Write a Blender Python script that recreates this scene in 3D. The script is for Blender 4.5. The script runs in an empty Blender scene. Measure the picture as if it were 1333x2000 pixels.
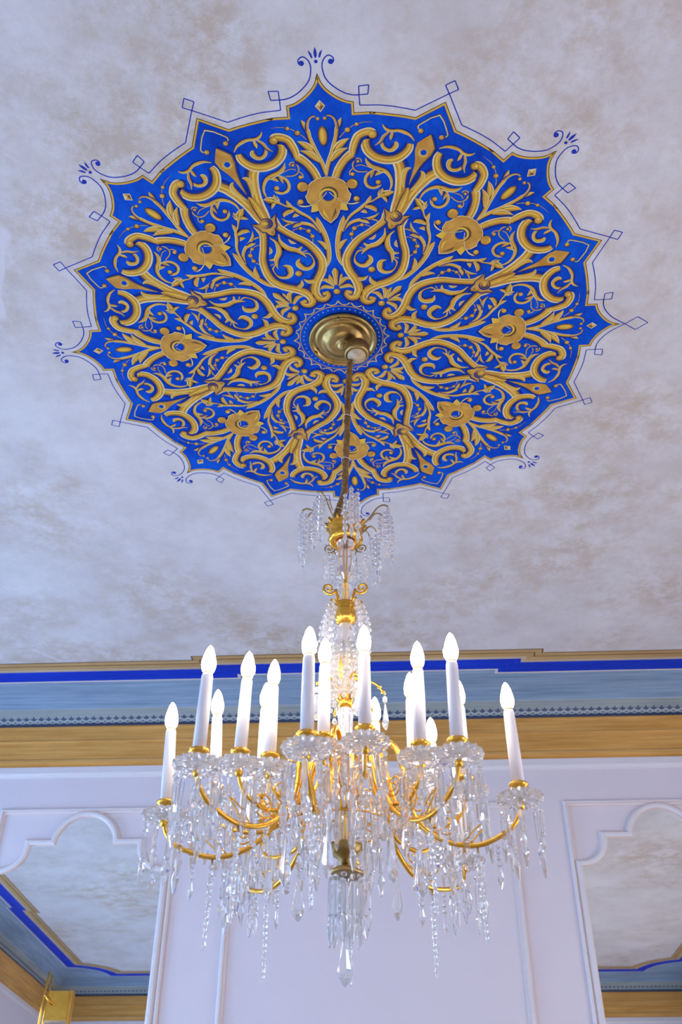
import bpy, bmesh, math, random
from mathutils import Vector, Matrix

random.seed(7)
scene = bpy.context.scene
COL = scene.collection
PI = math.pi
EYE = 1.6                      # eye height of the viewer above the floor
CEIL = 3.8                     # ceiling height
XC = -0.08                     # middle of the room
XL, XR, YF, YB = XC - 2.92, XC + 2.76, 4.204, -0.99   # left, right, front (mirror) and rear wall
MC = Vector((-0.0999, 1.9556, CEIL))                  # centre of the painted medallion

# ------------------------------------------------------------------ camera
cam_d = bpy.data.cameras.new('camera')
cam = bpy.data.objects.new('camera', cam_d); COL.objects.link(cam)
r_, u_, f_ = Vector((0.998836, 0.04812, 0.003311)), Vector((0.02732, -0.621004, 0.783331)), Vector((-0.03975, 0.782329, 0.621596))
m = Matrix.Identity(4)
for i in range(3):
    m[i][0], m[i][1], m[i][2] = r_[i], u_[i], -f_[i]
m[2][3] = EYE
cam.matrix_world = m
cam_d.sensor_fit = 'VERTICAL'; cam_d.sensor_height = 36.0; cam_d.sensor_width = 24.0; cam_d.lens = 35.0
cam_d.clip_start = 0.05
cam_d.dof.use_dof = True; cam_d.dof.focus_distance = 2.55; cam_d.dof.aperture_fstop = 5.0
scene.camera = cam

# ------------------------------------------------------------------ world, light, exposure
wd = bpy.data.worlds.new('daylight'); scene.world = wd; wd.use_nodes = True
wd.node_tree.nodes['Background'].inputs[0].default_value = (0.62, 0.76, 1.0, 1)
wd.node_tree.nodes['Background'].inputs[1].default_value = 1.6
WINDOWS_L = [(-0.1, 0.55), (1.75, 0.55), (3.35, 0.45)]   # (centre y, half width) on the left wall
WIN_Z = (0.75, 3.05)
def window_light(name, loc, rot, sx, sy, power, col):
    l = bpy.data.lights.new(name, 'AREA'); l.shape = 'RECTANGLE'; l.size = sx; l.size_y = sy; l.energy = power; l.color = col
    o = bpy.data.objects.new(name, l); COL.objects.link(o); o.location = loc; o.rotation_euler = rot
for cy, hw in WINDOWS_L:
    window_light('window_daylight', (XL + 0.03, cy, sum(WIN_Z) / 2), (0, -PI / 2, 0), WIN_Z[1] - WIN_Z[0] - 0.1, 2 * hw - 0.1, 38 * hw / 0.55 * (0.7 + 0.22 * cy), (0.34, 0.58, 1.0))
WINDOWS_R = [(0.6, 0.6), (2.6, 0.6)]
for cy, hw in WINDOWS_R:
    window_light('window_daylight', (XR - 0.03, cy, sum(WIN_Z) / 2), (0, PI / 2, 0), WIN_Z[1] - WIN_Z[0] - 0.1, 2 * hw - 0.1, 21, (1.0, 0.88, 0.84))
scene.view_settings.view_transform = 'Standard'
scene.view_settings.look = 'None'
scene.view_settings.exposure = 0.12
scene.view_settings.gamma = 1.0
scene.view_settings.use_curve_mapping = False
cy_ = scene.cycles
cy_.max_bounces = 12; cy_.diffuse_bounces = 4; cy_.glossy_bounces = 4; cy_.transmission_bounces = 12; cy_.transparent_max_bounces = 10
cy_.use_adaptive_sampling = True; cy_.adaptive_threshold = 0.06; cy_.adaptive_min_samples = 10
cy_.sample_clamp_indirect = 12.0; cy_.use_denoising = True
cy_.caustics_reflective = True; cy_.caustics_refractive = True

# ------------------------------------------------------------------ materials
def srgb(r, g, b):
    f = lambda c: (c / 255 / 12.92) if c / 255 <= 0.04045 else ((c / 255 + 0.055) / 1.055) ** 2.4
    return (f(r), f(g), f(b), 1)
def new_mat(name):
    mt = bpy.data.materials.new(name); mt.use_nodes = True
    nt = mt.node_tree; return mt, nt, nt.nodes['Principled BSDF']
def noise(nt, vec, scale, detail=4, rough=0.6, stretch=None):
    n = nt.nodes.new('ShaderNodeTexNoise'); n.inputs['Scale'].default_value = scale
    n.inputs['Detail'].default_value = detail; n.inputs['Roughness'].default_value = rough
    if stretch:
        mp = nt.nodes.new('ShaderNodeMapping'); mp.inputs['Scale'].default_value = stretch
        nt.links.new(vec, mp.inputs[0]); vec = mp.outputs[0]
    nt.links.new(vec, n.inputs['Vector']); return n
def ramp(nt, fac, stops):
    r = nt.nodes.new('ShaderNodeValToRGB'); e = r.color_ramp.elements
    while len(e) < len(stops): e.new(0.5)
    for k, (p, c) in enumerate(stops): e[k].position = p; e[k].color = c
    nt.links.new(fac, r.inputs[0]); return r
def mixc(nt, fac, a, b, mode='MIX'):
    x = nt.nodes.new('ShaderNodeMix'); x.data_type = 'RGBA'; x.blend_type = mode
    if isinstance(fac, float): x.inputs[0].default_value = fac
    else: nt.links.new(fac, x.inputs[0])
    for v, k in ((a, 6), (b, 7)):
        if isinstance(v, tuple): x.inputs[k].default_value = v
        else: nt.links.new(v, x.inputs[k])
    return x.outputs[2]
def coord(nt, which='Object'):
    return nt.nodes.new('ShaderNodeTexCoord').outputs[which]
def bump(nt, bs, h, strength, dist):
    b = nt.nodes.new('ShaderNodeBump'); b.inputs['Strength'].default_value = strength; b.inputs['Distance'].default_value = dist
    nt.links.new(h, b.inputs['Height']); nt.links.new(b.outputs[0], bs.inputs['Normal'])
def plain(name, c, rough=0.5, metal=0.0, var=0.0, scale=30, c2=None, stretch=None, uv=False, spec=0.5):
    mt, nt, bs = new_mat(name); bs.inputs['Specular IOR Level'].default_value = spec
    bs.inputs['Roughness'].default_value = rough; bs.inputs['Metallic'].default_value = metal
    v = coord(nt, 'UV' if uv else 'Object')
    n = noise(nt, v, scale, 5, 0.6, stretch)
    b = c2 if c2 else tuple(x * (1 - var) for x in c[:3]) + (1,)
    rp = ramp(nt, n.outputs['Fac'], [(0.32, b), (0.68, c)])
    nt.links.new(rp.outputs[0], bs.inputs['Base Color'])
    return mt

def make_ceiling_mat():
    mt, nt, bs = new_mat('aged_ceiling_plaster'); v = coord(nt)
    n1 = noise(nt, v, 1.15, 7, 0.66); n2 = noise(nt, v, 3.0, 9, 0.72); n3 = noise(nt, v, 11, 8, 0.8); n4 = noise(nt, v, 1.0, 3, 0.5, (1.7, 1.7, 1.0)); n4.inputs['Distortion'].default_value = 0.6; n5 = noise(nt, v, 45, 4, 0.7)
    base = ramp(nt, n2.outputs['Fac'], [(0.34, srgb(196, 190, 188)), (0.5, srgb(206, 202, 202)), (0.68, srgb(216, 213, 214))])
    st = ramp(nt, n1.outputs['Fac'], [(0.45, (0, 0, 0, 1)), (0.62, (1, 1, 1, 1))])
    fine = ramp(nt, n3.outputs['Fac'], [(0.40, (0, 0, 0, 1)), (0.58, (1, 1, 1, 1))])
    mul = nt.nodes.new('ShaderNodeMath'); mul.operation = 'MULTIPLY'
    nt.links.new(st.outputs[0], mul.inputs[0]); nt.links.new(fine.outputs[0], mul.inputs[1])
    sc = nt.nodes.new('ShaderNodeMath'); sc.operation = 'MULTIPLY'; sc.inputs[1].default_value = 0.72; nt.links.new(mul.outputs[0], sc.inputs[0])
    c1 = mixc(nt, sc.outputs[0], base.outputs[0], srgb(178, 158, 134))
    sp = ramp(nt, n5.outputs['Fac'], [(0.62, (0, 0, 0, 1)), (0.75, (0.35, 0.35, 0.35, 1))])
    c1 = mixc(nt, sp.outputs[0], c1, srgb(224, 220, 218))
    pt = ramp(nt, n4.outputs['Fac'], [(0.655, (0, 0, 0, 1)), (0.668, (0.7, 0.7, 0.7, 1))])
    c2 = mixc(nt, pt.outputs[0], c1, srgb(214, 210, 214))
    nt.links.new(c2, bs.inputs['Base Color']); bs.inputs['Roughness'].default_value = 0.75
    bump(nt, bs, n3.outputs['Fac'], 0.15, 0.004)
    return mt
M = {}
M['ceiling'] = make_ceiling_mat()
M['wall'] = plain('white_painted_wall', srgb(222, 215, 221), 0.6, 0, 0.02, 6)
M['trim'] = plain('white_gloss_moulding', srgb(224, 220, 222), 0.4, 0, 0.02, 12)
M['moulding_line'] = plain('cream_moulding_edge', srgb(228, 208, 200), 0.45, 0, 0.03, 12)
M['floor'] = plain('oak_floor', srgb(190, 160, 125), 0.4, 0, 0.2, 3, None, (1, 14, 1))
def streaked(name, ca, cb, cc, rough=0.6):
    mt, nt, bs = new_mat(name); v = coord(nt, 'UV')
    n = noise(nt, v, 3.0, 8, 0.7, (0.7, 16, 1)); n2 = noise(nt, v, 2.2, 5, 0.6, (0.5, 1.5, 1))
    rp = ramp(nt, n.outputs['Fac'], [(0.30, ca), (0.52, cb), (0.72, cc)])
    rp2 = ramp(nt, n2.outputs['Fac'], [(0.35, (0.86, 0.86, 0.86, 1)), (0.65, (1.06, 1.06, 1.06, 1))])
    nt.links.new(mixc(nt, 1.0, rp.outputs[0], rp2.outputs[0], 'MULTIPLY'), bs.inputs['Base Color'])
    bs.inputs['Roughness'].default_value = rough; bs.inputs['Specular IOR Level'].default_value = 0.2
    return mt
M['cove_blue'] = streaked('pale_blue_cove_paint', srgb(116, 146, 172), srgb(142, 168, 194), srgb(168, 188, 208))
M['cove_grey'] = streaked('grey_green_cove_paint', srgb(142, 154, 154), srgb(160, 170, 168), srgb(174, 182, 180))
M['cove_line'] = streaked('light_cove_line', srgb(160, 178, 190), srgb(175, 190, 200), srgb(185, 198, 206))
M['cove_dark'] = streaked('slate_blue_cove_band', srgb(62, 74, 104), srgb(74, 88, 118), srgb(86, 100, 130))
M['stencil_light'] = plain('pale_stencil_paint', srgb(176, 188, 188), 0.7, 0, 0.05)
M['stencil_dark'] = plain('slate_stencil_paint', srgb(70, 84, 116), 0.7, 0, 0.1)
M['ochre'] = streaked('ochre_grained_cornice', srgb(196, 140, 66), srgb(220, 166, 90), srgb(234, 188, 114), 0.45)
M['ochre_light'] = streaked('light_ochre_fillet', srgb(206, 158, 88), srgb(222, 176, 108), srgb(232, 192, 128), 0.45)
M['border_gold'] = streaked('tan_gold_border_paint', srgb(176, 142, 92), srgb(192, 158, 106), srgb(204, 172, 122))
M['border_tan'] = streaked('pale_tan_border_paint', srgb(188, 168, 138), srgb(198, 180, 152), srgb(206, 190, 164))
M['border_blue'] = streaked('royal_blue_border_paint', srgb(0, 44, 176), srgb(4, 56, 200), srgb(16, 76, 216))
M['border_white'] = plain('white_border_line', srgb(216, 210, 208), 0.7, 0, 0.03)
# medallion paints
def field_blue():
    mt, nt, bs = new_mat('ultramarine_field_paint'); v = coord(nt)
    n = noise(nt, v, 5, 6, 0.65); n2 = noise(nt, v, 26, 5, 0.7, (1, 2.2, 1))
    a = ramp(nt, n.outputs['Fac'], [(0.30, srgb(0, 48, 150)), (0.52, srgb(2, 72, 188)), (0.72, srgb(8, 94, 206))])
    b = ramp(nt, n2.outputs['Fac'], [(0.35, (0.82, 0.82, 0.86, 1)), (0.65, (1.1, 1.1, 1.08, 1))])
    nt.links.new(mixc(nt, 1.0, a.outputs[0], b.outputs[0], 'MULTIPLY'), bs.inputs['Base Color'])
    bs.inputs['Roughness'].default_value = 0.6; bs.inputs['Specular IOR Level'].default_value = 0.1
    return mt
M['field'] = field_blue()
M['gold'] = plain('ochre_gold_paint', srgb(206, 156, 72), 0.5, 0.0, 0, 22, srgb(178, 126, 52), spec=0.12)
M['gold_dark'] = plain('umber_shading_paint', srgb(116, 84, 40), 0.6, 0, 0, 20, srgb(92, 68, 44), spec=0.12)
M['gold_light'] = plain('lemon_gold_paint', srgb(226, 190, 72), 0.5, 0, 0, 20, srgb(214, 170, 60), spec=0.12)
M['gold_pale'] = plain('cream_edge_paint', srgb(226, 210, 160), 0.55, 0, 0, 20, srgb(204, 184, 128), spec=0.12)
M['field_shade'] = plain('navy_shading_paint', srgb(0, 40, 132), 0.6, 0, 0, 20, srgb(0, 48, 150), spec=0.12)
M['line_blue'] = plain('blue_line_paint', srgb(34, 58, 170), 0.6, 0, 0.2, 30, spec=0.12)
M['dot_blue'] = plain('light_blue_dot_paint', srgb(150, 180, 226), 0.6, 0, 0.1, 30, spec=0.12)
# metals, glass
def metal(name, c, c2, rough, sc=40):
    mt = plain(name, c, rough, 1.0, 0, sc, c2); return mt
M['brass'] = metal('gilded_brass', (0.90, 0.52, 0.085, 1), (0.78, 0.40, 0.05, 1), 0.26)
M['brass_old'] = metal('aged_brass', (0.50, 0.34, 0.12, 1), (0.30, 0.20, 0.07, 1), 0.36, 18)
M['brass_dull'] = metal('dull_bronze', (0.52, 0.36, 0.14, 1), (0.34, 0.23, 0.09, 1), 0.4, 25)
M['wire'] = metal('bronze_wire', (0.45, 0.33, 0.16, 1), (0.35, 0.25, 0.12, 1), 0.4)
def glassm(name, col=(1, 1, 1, 1), clear=0.0, ior=1.5, milk=0.0):
    mt, nt, bs = new_mat(name)
    g = nt.nodes.new('ShaderNodeBsdfGlass'); g.inputs['IOR'].default_value = ior; g.inputs['Roughness'].default_value = 0.0
    g.inputs['Color'].default_value = col
    out = nt.nodes['Material Output']
    t = nt.nodes.new('ShaderNodeBsdfTransparent'); x = nt.nodes.new('ShaderNodeMixShader')
    n = noise(nt, coord(nt), 40, 2); rp = ramp(nt, n.outputs['Fac'], [(0.3, (clear * 0.9,) * 3 + (1,)), (0.7, (clear * 1.1,) * 3 + (1,))])
    nt.links.new(rp.outputs[0], x.inputs[0]); nt.links.new(g.outputs[0], x.inputs[1]); nt.links.new(t.outputs[0], x.inputs[2])
    last = x.outputs[0]
    if milk:
        df = nt.nodes.new('ShaderNodeBsdfTranslucent'); df.inputs[0].default_value = (0.97, 0.96, 0.97, 1); d2 = nt.nodes.new('ShaderNodeBsdfDiffuse'); d2.inputs[0].default_value = (0.97, 0.96, 0.97, 1)
        mx = nt.nodes.new('ShaderNodeMixShader'); mx.inputs[0].default_value = 0.5; nt.links.new(df.outputs[0], mx.inputs[1]); nt.links.new(d2.outputs[0], mx.inputs[2])
        m2 = nt.nodes.new('ShaderNodeMixShader'); m2.inputs[0].default_value = milk; nt.links.new(last, m2.inputs[1]); nt.links.new(mx.outputs[0], m2.inputs[2]); last = m2.outputs[0]
    nt.links.new(last, out.inputs[0]); nt.nodes.remove(bs)
    return mt
M['crystal'] = glassm('cut_crystal', (1, 1, 1, 1), 0.04, 1.52, 0.18)
M['bobeche'] = glassm('pressed_bobeche_glass', (1, 1, 1, 1), 0.0, 1.5, 0.12)
M['crystal_clear'] = glassm('clear_glass', (1, 1, 1, 1), 0.3, 1.48)
M['sleeve'] = plain('white_candle_sleeve', srgb(240, 236, 238), 0.35, 0, 0.02, 20)
def emit(name, c, s):
    mt, nt, bs = new_mat(name); bs.inputs['Base Color'].default_value = c
    bs.inputs['Emission Color'].default_value = c; bs.inputs['Emission Strength'].default_value = s
    n = noise(nt, coord(nt), 60, 2); rp = ramp(nt, n.outputs['Fac'], [(0.3, c), (0.7, c)]); nt.links.new(rp.outputs[0], bs.inputs['Emission Color'])
    return mt
M['bulb'] = emit('lit_bulb', (1.0, 0.91, 0.80, 1), 44.0)
def shell_glass():
    mt, nt, bs = new_mat('bulb_glass'); out = nt.nodes['Material Output']
    t = nt.nodes.new('ShaderNodeBsdfTransparent'); g = nt.nodes.new('ShaderNodeBsdfGlossy'); g.inputs['Roughness'].default_value = 0.05
    fr = nt.nodes.new('ShaderNodeFresnel'); fr.inputs[0].default_value = 1.45; x = nt.nodes.new('ShaderNodeMixShader')
    n = noise(nt, coord(nt), 20, 2); rp = ramp(nt, n.outputs['Fac'], [(0.3, (0.93, 0.93, 0.94, 1)), (0.7, (0.97, 0.97, 0.97, 1))]); nt.links.new(rp.outputs[0], t.inputs[0])
    nt.links.new(fr.outputs[0], x.inputs[0]); nt.links.new(t.outputs[0], x.inputs[1]); nt.links.new(g.outputs[0], x.inputs[2]); nt.links.new(x.outputs[0], out.inputs[0]); nt.nodes.remove(bs)
    return mt
M['bulb_glass'] = shell_glass()
def mirror_mat():
    mt, nt, bs = new_mat('silvered_mirror'); bs.inputs['Metallic'].default_value = 1.0; bs.inputs['Roughness'].default_value = 0.0
    n = noise(nt, coord(nt), 2, 2); rp = ramp(nt, n.outputs['Fac'], [(0.3, (0.88, 0.90, 0.90, 1)), (0.7, (0.91, 0.93, 0.93, 1))])
    nt.links.new(rp.outputs[0], bs.inputs['Base Color']); return mt
M['mirror'] = mirror_mat()
M['cord'] = plain('gold_braided_cord', srgb(160, 122, 66), 0.55, 0.2, 0, 90, srgb(104, 74, 36), (1, 1, 0.4))
M['porcelain'] = plain('cream_lampholder', srgb(214, 190, 150), 0.5, 0, 0.3, 90)

# ------------------------------------------------------------------ helpers
def tag(o, label=None, cat=None, group=None, kind=None):
    if label: o['label'] = label
    if cat: o['category'] = cat
    if group: o['group'] = group
    if kind: o['kind'] = kind
    return o
def link(name, me, parent=None, loc=None, rot=None):
    o = bpy.data.objects.new(name, me); COL.objects.link(o)
    if parent: o.parent = parent
    if loc is not None: o.location = loc
    if rot is not None: o.rotation_euler = rot
    return o
def empty(name, loc):
    o = bpy.data.objects.new(name, None); COL.objects.link(o); o.location = loc; o.empty_display_size = 0.05
    return o
class MB:
    """collects faces with materials; build() makes one mesh"""
    def __init__(s): s.v = []; s.f = []; s.mi = []; s.mats = []; s.uv = []; s.sm = []
    def mat(s, k):
        if k not in s.mats: s.mats.append(k)
        return s.mats.index(k)
    def add(s, verts, faces, mat, uvs=None, smooth=False):
        b = len(s.v); s.v += [tuple(v) for v in verts]; k = s.mat(mat)
        for f in faces:
            s.f.append(tuple(b + i for i in f)); s.mi.append(k); s.sm.append(smooth)
        s.uv += list(uvs) if uvs else [(v[0], v[1]) for v in verts]
        return s
    def mesh(s, name):
        me = bpy.data.meshes.new(name); me.from_pydata(s.v, [], s.f)
        for k in s.mats: me.materials.append(M[k])
        me.polygons.foreach_set('material_index', s.mi); me.polygons.foreach_set('use_smooth', s.sm)
        ul = me.uv_layers.new(name='uv')
        lv = [0] * len(me.loops); me.loops.foreach_get('vertex_index', lv)
        ul.data.foreach_set('uv', [c for i in lv for c in s.uv[i]])
        me.update(); return me
    def build(s, name, parent=None, loc=None, rot=None): return link(name, s.mesh(name), parent, loc, rot)
    def box(s, a, b, mat):
        x0, y0, z0 = a; x1, y1, z1 = b
        v = [(x0, y0, z0), (x1, y0, z0), (x1, y1, z0), (x0, y1, z0), (x0, y0, z1), (x1, y0, z1), (x1, y1, z1), (x0, y1, z1)]
        return s.add(v, [(0, 3, 2, 1), (4, 5, 6, 7), (0, 1, 5, 4), (1, 2, 6, 5), (2, 3, 7, 6), (3, 0, 4, 7)], mat)
    def lathe(s, prof, n, mat, smooth=True, mod=None, sy=1.0, off=(0, 0, 0), a0=0.0, closed=False):
        """prof: (r, z) from top to bottom; r==0 collapses to a point; closed joins the last ring to the first"""
        v = []; idx = []
        for k, (r, z) in enumerate(prof):
            if r <= 1e-9:
                idx.append([len(v)] * n); v.append((off[0], off[1], off[2] + z))
            else:
                row = []
                for i in range(n):
                    a = a0 + 2 * PI * i / n; rr = r * (mod(a, k) if mod else 1)
                    row.append(len(v)); v.append((off[0] + rr * math.cos(a), off[1] + rr * math.sin(a) * sy, off[2] + z))
                idx.append(row)
        f = []
        rows = list(range(len(idx) - 1)) + ([len(idx) - 1] if closed else [])
        for k in rows:
            A, B = idx[k], idx[(k + 1) % len(idx)]
            for i in range(n):
                j = (i + 1) % n
                q = [A[i], A[j], B[j], B[i]]
                q2 = []
                for t in q:
                    if t not in q2: q2.append(t)
                if len(q2) > 2: f.append(tuple(reversed(q2)))
        return s.add(v, f, mat, None, smooth)
    def tube(s, pts, rad, mat, n=8, smooth=True, caps=True, twist=0.0):
        pts = [Vector(p) for p in pts]
        if not isinstance(rad, (list, tuple)): rad = [rad] * len(pts)
        v = []; f = []
        t0 = (pts[1] - pts[0]).normalized()
        ref = Vector((0, 0, 1)) if abs(t0.z) < 0.9 else Vector((1, 0, 0))
        nrm = t0.cross(ref).normalized()
        for k, p in enumerate(pts):
            t = (pts[min(k + 1, len(pts) - 1)] - pts[max(k - 1, 0)]).normalized()
            nrm = (nrm - t * nrm.dot(t))
            nrm = nrm.normalized() if nrm.length > 1e-6 else t.orthogonal().normalized()
            bi = t.cross(nrm)
            for i in range(n):
                a = 2 * PI * i / n + twist * k
                v.append(p + (nrm * math.cos(a) + bi * math.sin(a)) * rad[k])
        for k in range(len(pts) - 1):
            for i in range(n):
                j = (i + 1) % n; f.append((k * n + i, k * n + j, (k + 1) * n + j, (k + 1) * n + i))
        if caps:
            f.append(tuple(reversed(range(n)))); f.append(tuple((len(pts) - 1) * n + i for i in range(n)))
        return s.add(v, f, mat, None, smooth)
def catmull(pts, sub=5):
    """pts: tuples of any dimension"""
    if len(pts) < 3: return [tuple(p) for p in pts]
    out = []; n = len(pts)
    for i in range(n - 1):
        p0, p1, p2, p3 = pts[max(i - 1, 0)], pts[i], pts[i + 1], pts[min(i + 2, n - 1)]
        for k in range(sub):
            t = k / sub
            out.append(tuple(0.5 * (2 * b + (c - a) * t + (2 * a - 5 * b + 4 * c - d) * t * t + (3 * b - a - 3 * c + d) * t ** 3) for a, b, c, d in zip(p0, p1, p2, p3)))
    out.append(tuple(pts[-1])); return out

# ================================================================== the room
def plane_poly(name, verts, mat, parent=None, kind='structure'):
    mb = MB().add(verts, [tuple(range(len(verts)))], mat); o = mb.build(name, parent)
    if kind and not parent: tag(o, kind=kind)
    return o
T = 0.25
floor = MB().box((XL - T, YB - T, -0.12), (XR + T, YF + T, 0.0), 'floor').build('floor'); tag(floor, 'pale oak floor of the room', None, None, 'structure')
ceiling = MB().box((XL - T, YB - T, CEIL), (XR + T, YF + T, CEIL + 0.15), 'ceiling').build('ceiling'); tag(ceiling, 'aged mottled grey and beige plaster ceiling', None, None, 'structure')
WT = CEIL   # walls meet the ceiling
def wall_with_windows(name, x, d, wins, label):
    mb = MB(); x0, x1 = (x - T, x) if d > 0 else (x, x + T)
    ys = [YB - T]
    for cy, hw in wins: ys += [cy - hw, cy + hw]
    ys.append(YF + T)
    for k in range(0, len(ys), 2): mb.box((x0, ys[k], 0), (x1, ys[k + 1], WT), 'wall')
    for cy, hw in wins:
        mb.box((x0, cy - hw, 0), (x1, cy + hw, WIN_Z[0]), 'wall'); mb.box((x0, cy - hw, WIN_Z[1]), (x1, cy + hw, WT), 'wall')
    o = mb.build(name); tag(o, label, None, None, 'structure'); return o
wall_left = wall_with_windows('wall_left', XL, 1, WINDOWS_L, 'white painted side wall with three tall windows')
wall_right = wall_with_windows('wall_right', XR, -1, WINDOWS_R, 'white painted side wall with two tall windows')
wall_front = MB().box((XL, YF, 0), (XR, YF + T, WT), 'wall').build('wall_front'); tag(wall_front, 'white panelled wall behind the chandelier', None, None, 'structure')
wall_rear = MB().box((XL, YB - T, 0), (XR, YB, WT), 'wall').build('wall_rear'); tag(wall_rear, 'white wall seen only in the mirrors', None, None, 'structure')
wn = 0
for x, d, wins in ((XL, 1, WINDOWS_L), (XR, -1, WINDOWS_R)):
    for cy, hw in wins:
        wn += 1
        xo = x - d * 0.06
        xa, xb = sorted((xo - d * 0.05, xo))
        fr = MB()
        for a, b in (((xa, cy - hw, WIN_Z[0]), (xb, cy - hw + 0.06, WIN_Z[1])), ((xa, cy + hw - 0.06, WIN_Z[0]), (xb, cy + hw, WIN_Z[1])),
                     ((xa, cy - hw + 0.06, WIN_Z[0]), (xb, cy + hw - 0.06, WIN_Z[0] + 0.06)), ((xa, cy - hw + 0.06, WIN_Z[1] - 0.06), (xb, cy + hw - 0.06, WIN_Z[1])),
                     ((xa, cy - 0.03, WIN_Z[0] + 0.06), (xb, cy + 0.03, WIN_Z[1] - 0.06)), ((xa, cy - hw + 0.06, 2.2), (xb, cy - 0.03, 2.25)), ((xa, cy + 0.03, 2.2), (xb, cy + hw - 0.06, 2.25))):
            fr.box(a, b, 'trim')
        w_o = fr.build('window_%d' % wn); tag(w_o, None, None, None, 'structure')
        for ya, yb in ((cy - hw + 0.06, cy - 0.03), (cy + 0.03, cy + hw - 0.06)):
            for za, zb in ((WIN_Z[0] + 0.06, 2.2), (2.25, WIN_Z[1] - 0.06)):
                MB().box((xa + 0.02, ya, za), (xa + 0.026, yb, zb), 'crystal_clear').build('pane', w_o)

# ---- swept trims around the room: profile of (distance from wall, height under ceiling)
def corners(d): return [(XL + d, YF - d), (XR - d, YF - d), (XR - d, YB + d), (XL + d, YB + d)]
def sweep(mb, prof, mats):
    s = 0.0
    for k in range(len(prof) - 1):
        (d0, z0), (d1, z1) = prof[k], prof[k + 1]
        L = math.hypot(d1 - d0, z1 - z0)
        A, B = corners(d0), corners(d1)
        for i in range(4):
            j = (i + 1) % 4
            v = [(*A[i], CEIL + z0), (*A[j], CEIL + z0), (*B[j], CEIL + z1), (*B[i], CEIL + z1)]
            ax = 0 if i % 2 == 0 else 1
            uv = [(v[0][ax], s + 7 * i), (v[1][ax], s + 7 * i), (v[2][ax], s + L + 7 * i), (v[3][ax], s + L + 7 * i)]
            mb.add(v, [(0, 3, 2, 1)], mats[k], uv)
        s += L
CW, CD = 0.247, 0.103
def cove_pt(deg):
    t = math.radians(deg); return (CW - CW * math.sin(t) + 0.0004, -CD + CD * math.cos(t) - 0.0004)
cs = [0, 8, 16, 24, 32, 40, 46, 49.2, 50.4, 56, 62, 68, 72, 75.0, 84, 90]
cm = ['cove_blue'] * 7 + ['cove_line'] + ['cove_grey'] * 5 + ['cove_dark'] * 2
mb = MB(); sweep(mb, [cove_pt(a) for a in cs], cm); cove = mb.build('trim_1')
tag(cove, 'pale blue painted cove between ceiling border and ochre cornice', None, None, 'structure')
# stencilled chain of rings and trefoils along the foot of the cove
def stencil(side):
    mb = MB()
    a0, a1 = [(XL, XR), (YF, YB), (XR, XL), (YB, YF)][side]
    L = abs(a1 - a0); n = int(L / 0.0355); st = L / n; sg = 1 if a1 > a0 else -1
    def P(u, deg, lift=0.0007):
        d, z = cove_pt(deg); t = math.radians(deg)
        nd, nz = math.sin(t) * CD, -math.cos(t) * CW
        q = math.hypot(nd, nz); d += nd / q * lift; z += nz / q * lift
        x = a0 + sg * u
        return [(x, YF - d, CEIL + z), (XR - d, x, CEIL + z), (x, YB + d, CEIL + z), (XL + d, x, CEIL + z)][side]
    for k in range(2, n - 2):
        u0 = (k + 0.5) * st
        N = 12; v = []; f = []
        for i in range(N):
            a = 2 * PI * i / N
            v.append(P(u0 + 0.0145 * math.cos(a), 75.0 + 4.4 * math.sin(a))); v.append(P(u0 + 0.0075 * math.cos(a), 75.0 + 2.2 * math.sin(a)))
        for i in range(N): j = (i + 1) % N; f.append((2 * i, 2 * j, 2 * j + 1, 2 * i + 1))
        mb.add(v, f, 'stencil_light')
        mb.add([P(u0 + st / 2 - 0.006, 77.4, 0.0006), P(u0 + st / 2 + 0.006, 77.4, 0.0006), P(u0 + st / 2 + 0.003, 74.5, 0.0006), P(u0 + st / 2 - 0.003, 74.5, 0.0006)], [(0, 1, 2, 3)], 'stencil_light')
        for du, top in ((0, 63.6), (-0.0105, 66.4), (0.0105, 66.4)):
            c = u0 + st / 2
            mb.add([P(c + du * 0.35 - 0.003, 71.6, 0.0009), P(c + du - 0.0045, top + 1.6, 0.0009), P(c + du, top, 0.0009), P(c + du + 0.0045, top + 1.6, 0.0009), P(c + du * 0.35 + 0.003, 71.6, 0.0009)], [(0, 1, 2, 3, 4)], 'stencil_dark')
    o = mb.build('stencil_border', cove); tag(o, 'stencilled chain of slate trefoils and pale rings', None, None, 'stuff')
for s_ in range(4): stencil(s_)
# ochre cornice and the white fillet under it
cz = -0.1034
prof = [(0.0, cz), (0.020, cz - 0.003), (0.020, cz - 0.012), (0.017, cz - 0.014), (0.016, cz - 0.070), (0.019, cz - 0.074), (0.019, cz - 0.078), (0.013, cz - 0.082), (0.013, cz - 0.160), (0.018, cz - 0.166), (0.020, cz - 0.176), (0.018, cz - 0.186), (0.010, cz - 0.190), (0.010, cz - 0.2005), (0.0, cz - 0.2005)]
mb = MB(); sweep(mb, prof, ['ochre_light', 'ochre', 'ochre', 'ochre', 'ochre', 'ochre_light', 'ochre', 'ochre', 'ochre', 'ochre_light', 'ochre', 'ochre', 'ochre', 'ochre']); o = mb.build('trim_2')
tag(o, 'ochre grained cornice moulding around the top of the walls', None, None, 'structure')
mb = MB(); z = cz - 0.2008
sweep(mb, [(0.0, z), (0.016, z - 0.0), (0.016, z - 0.030), (0.011, z - 0.036), (0.007, z - 0.044), (0.0, z - 0.046)], ['trim'] * 5); o = mb.build('trim_3')
tag(o, 'white fillet moulding under the ochre cornice', None, None, 'structure')

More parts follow.
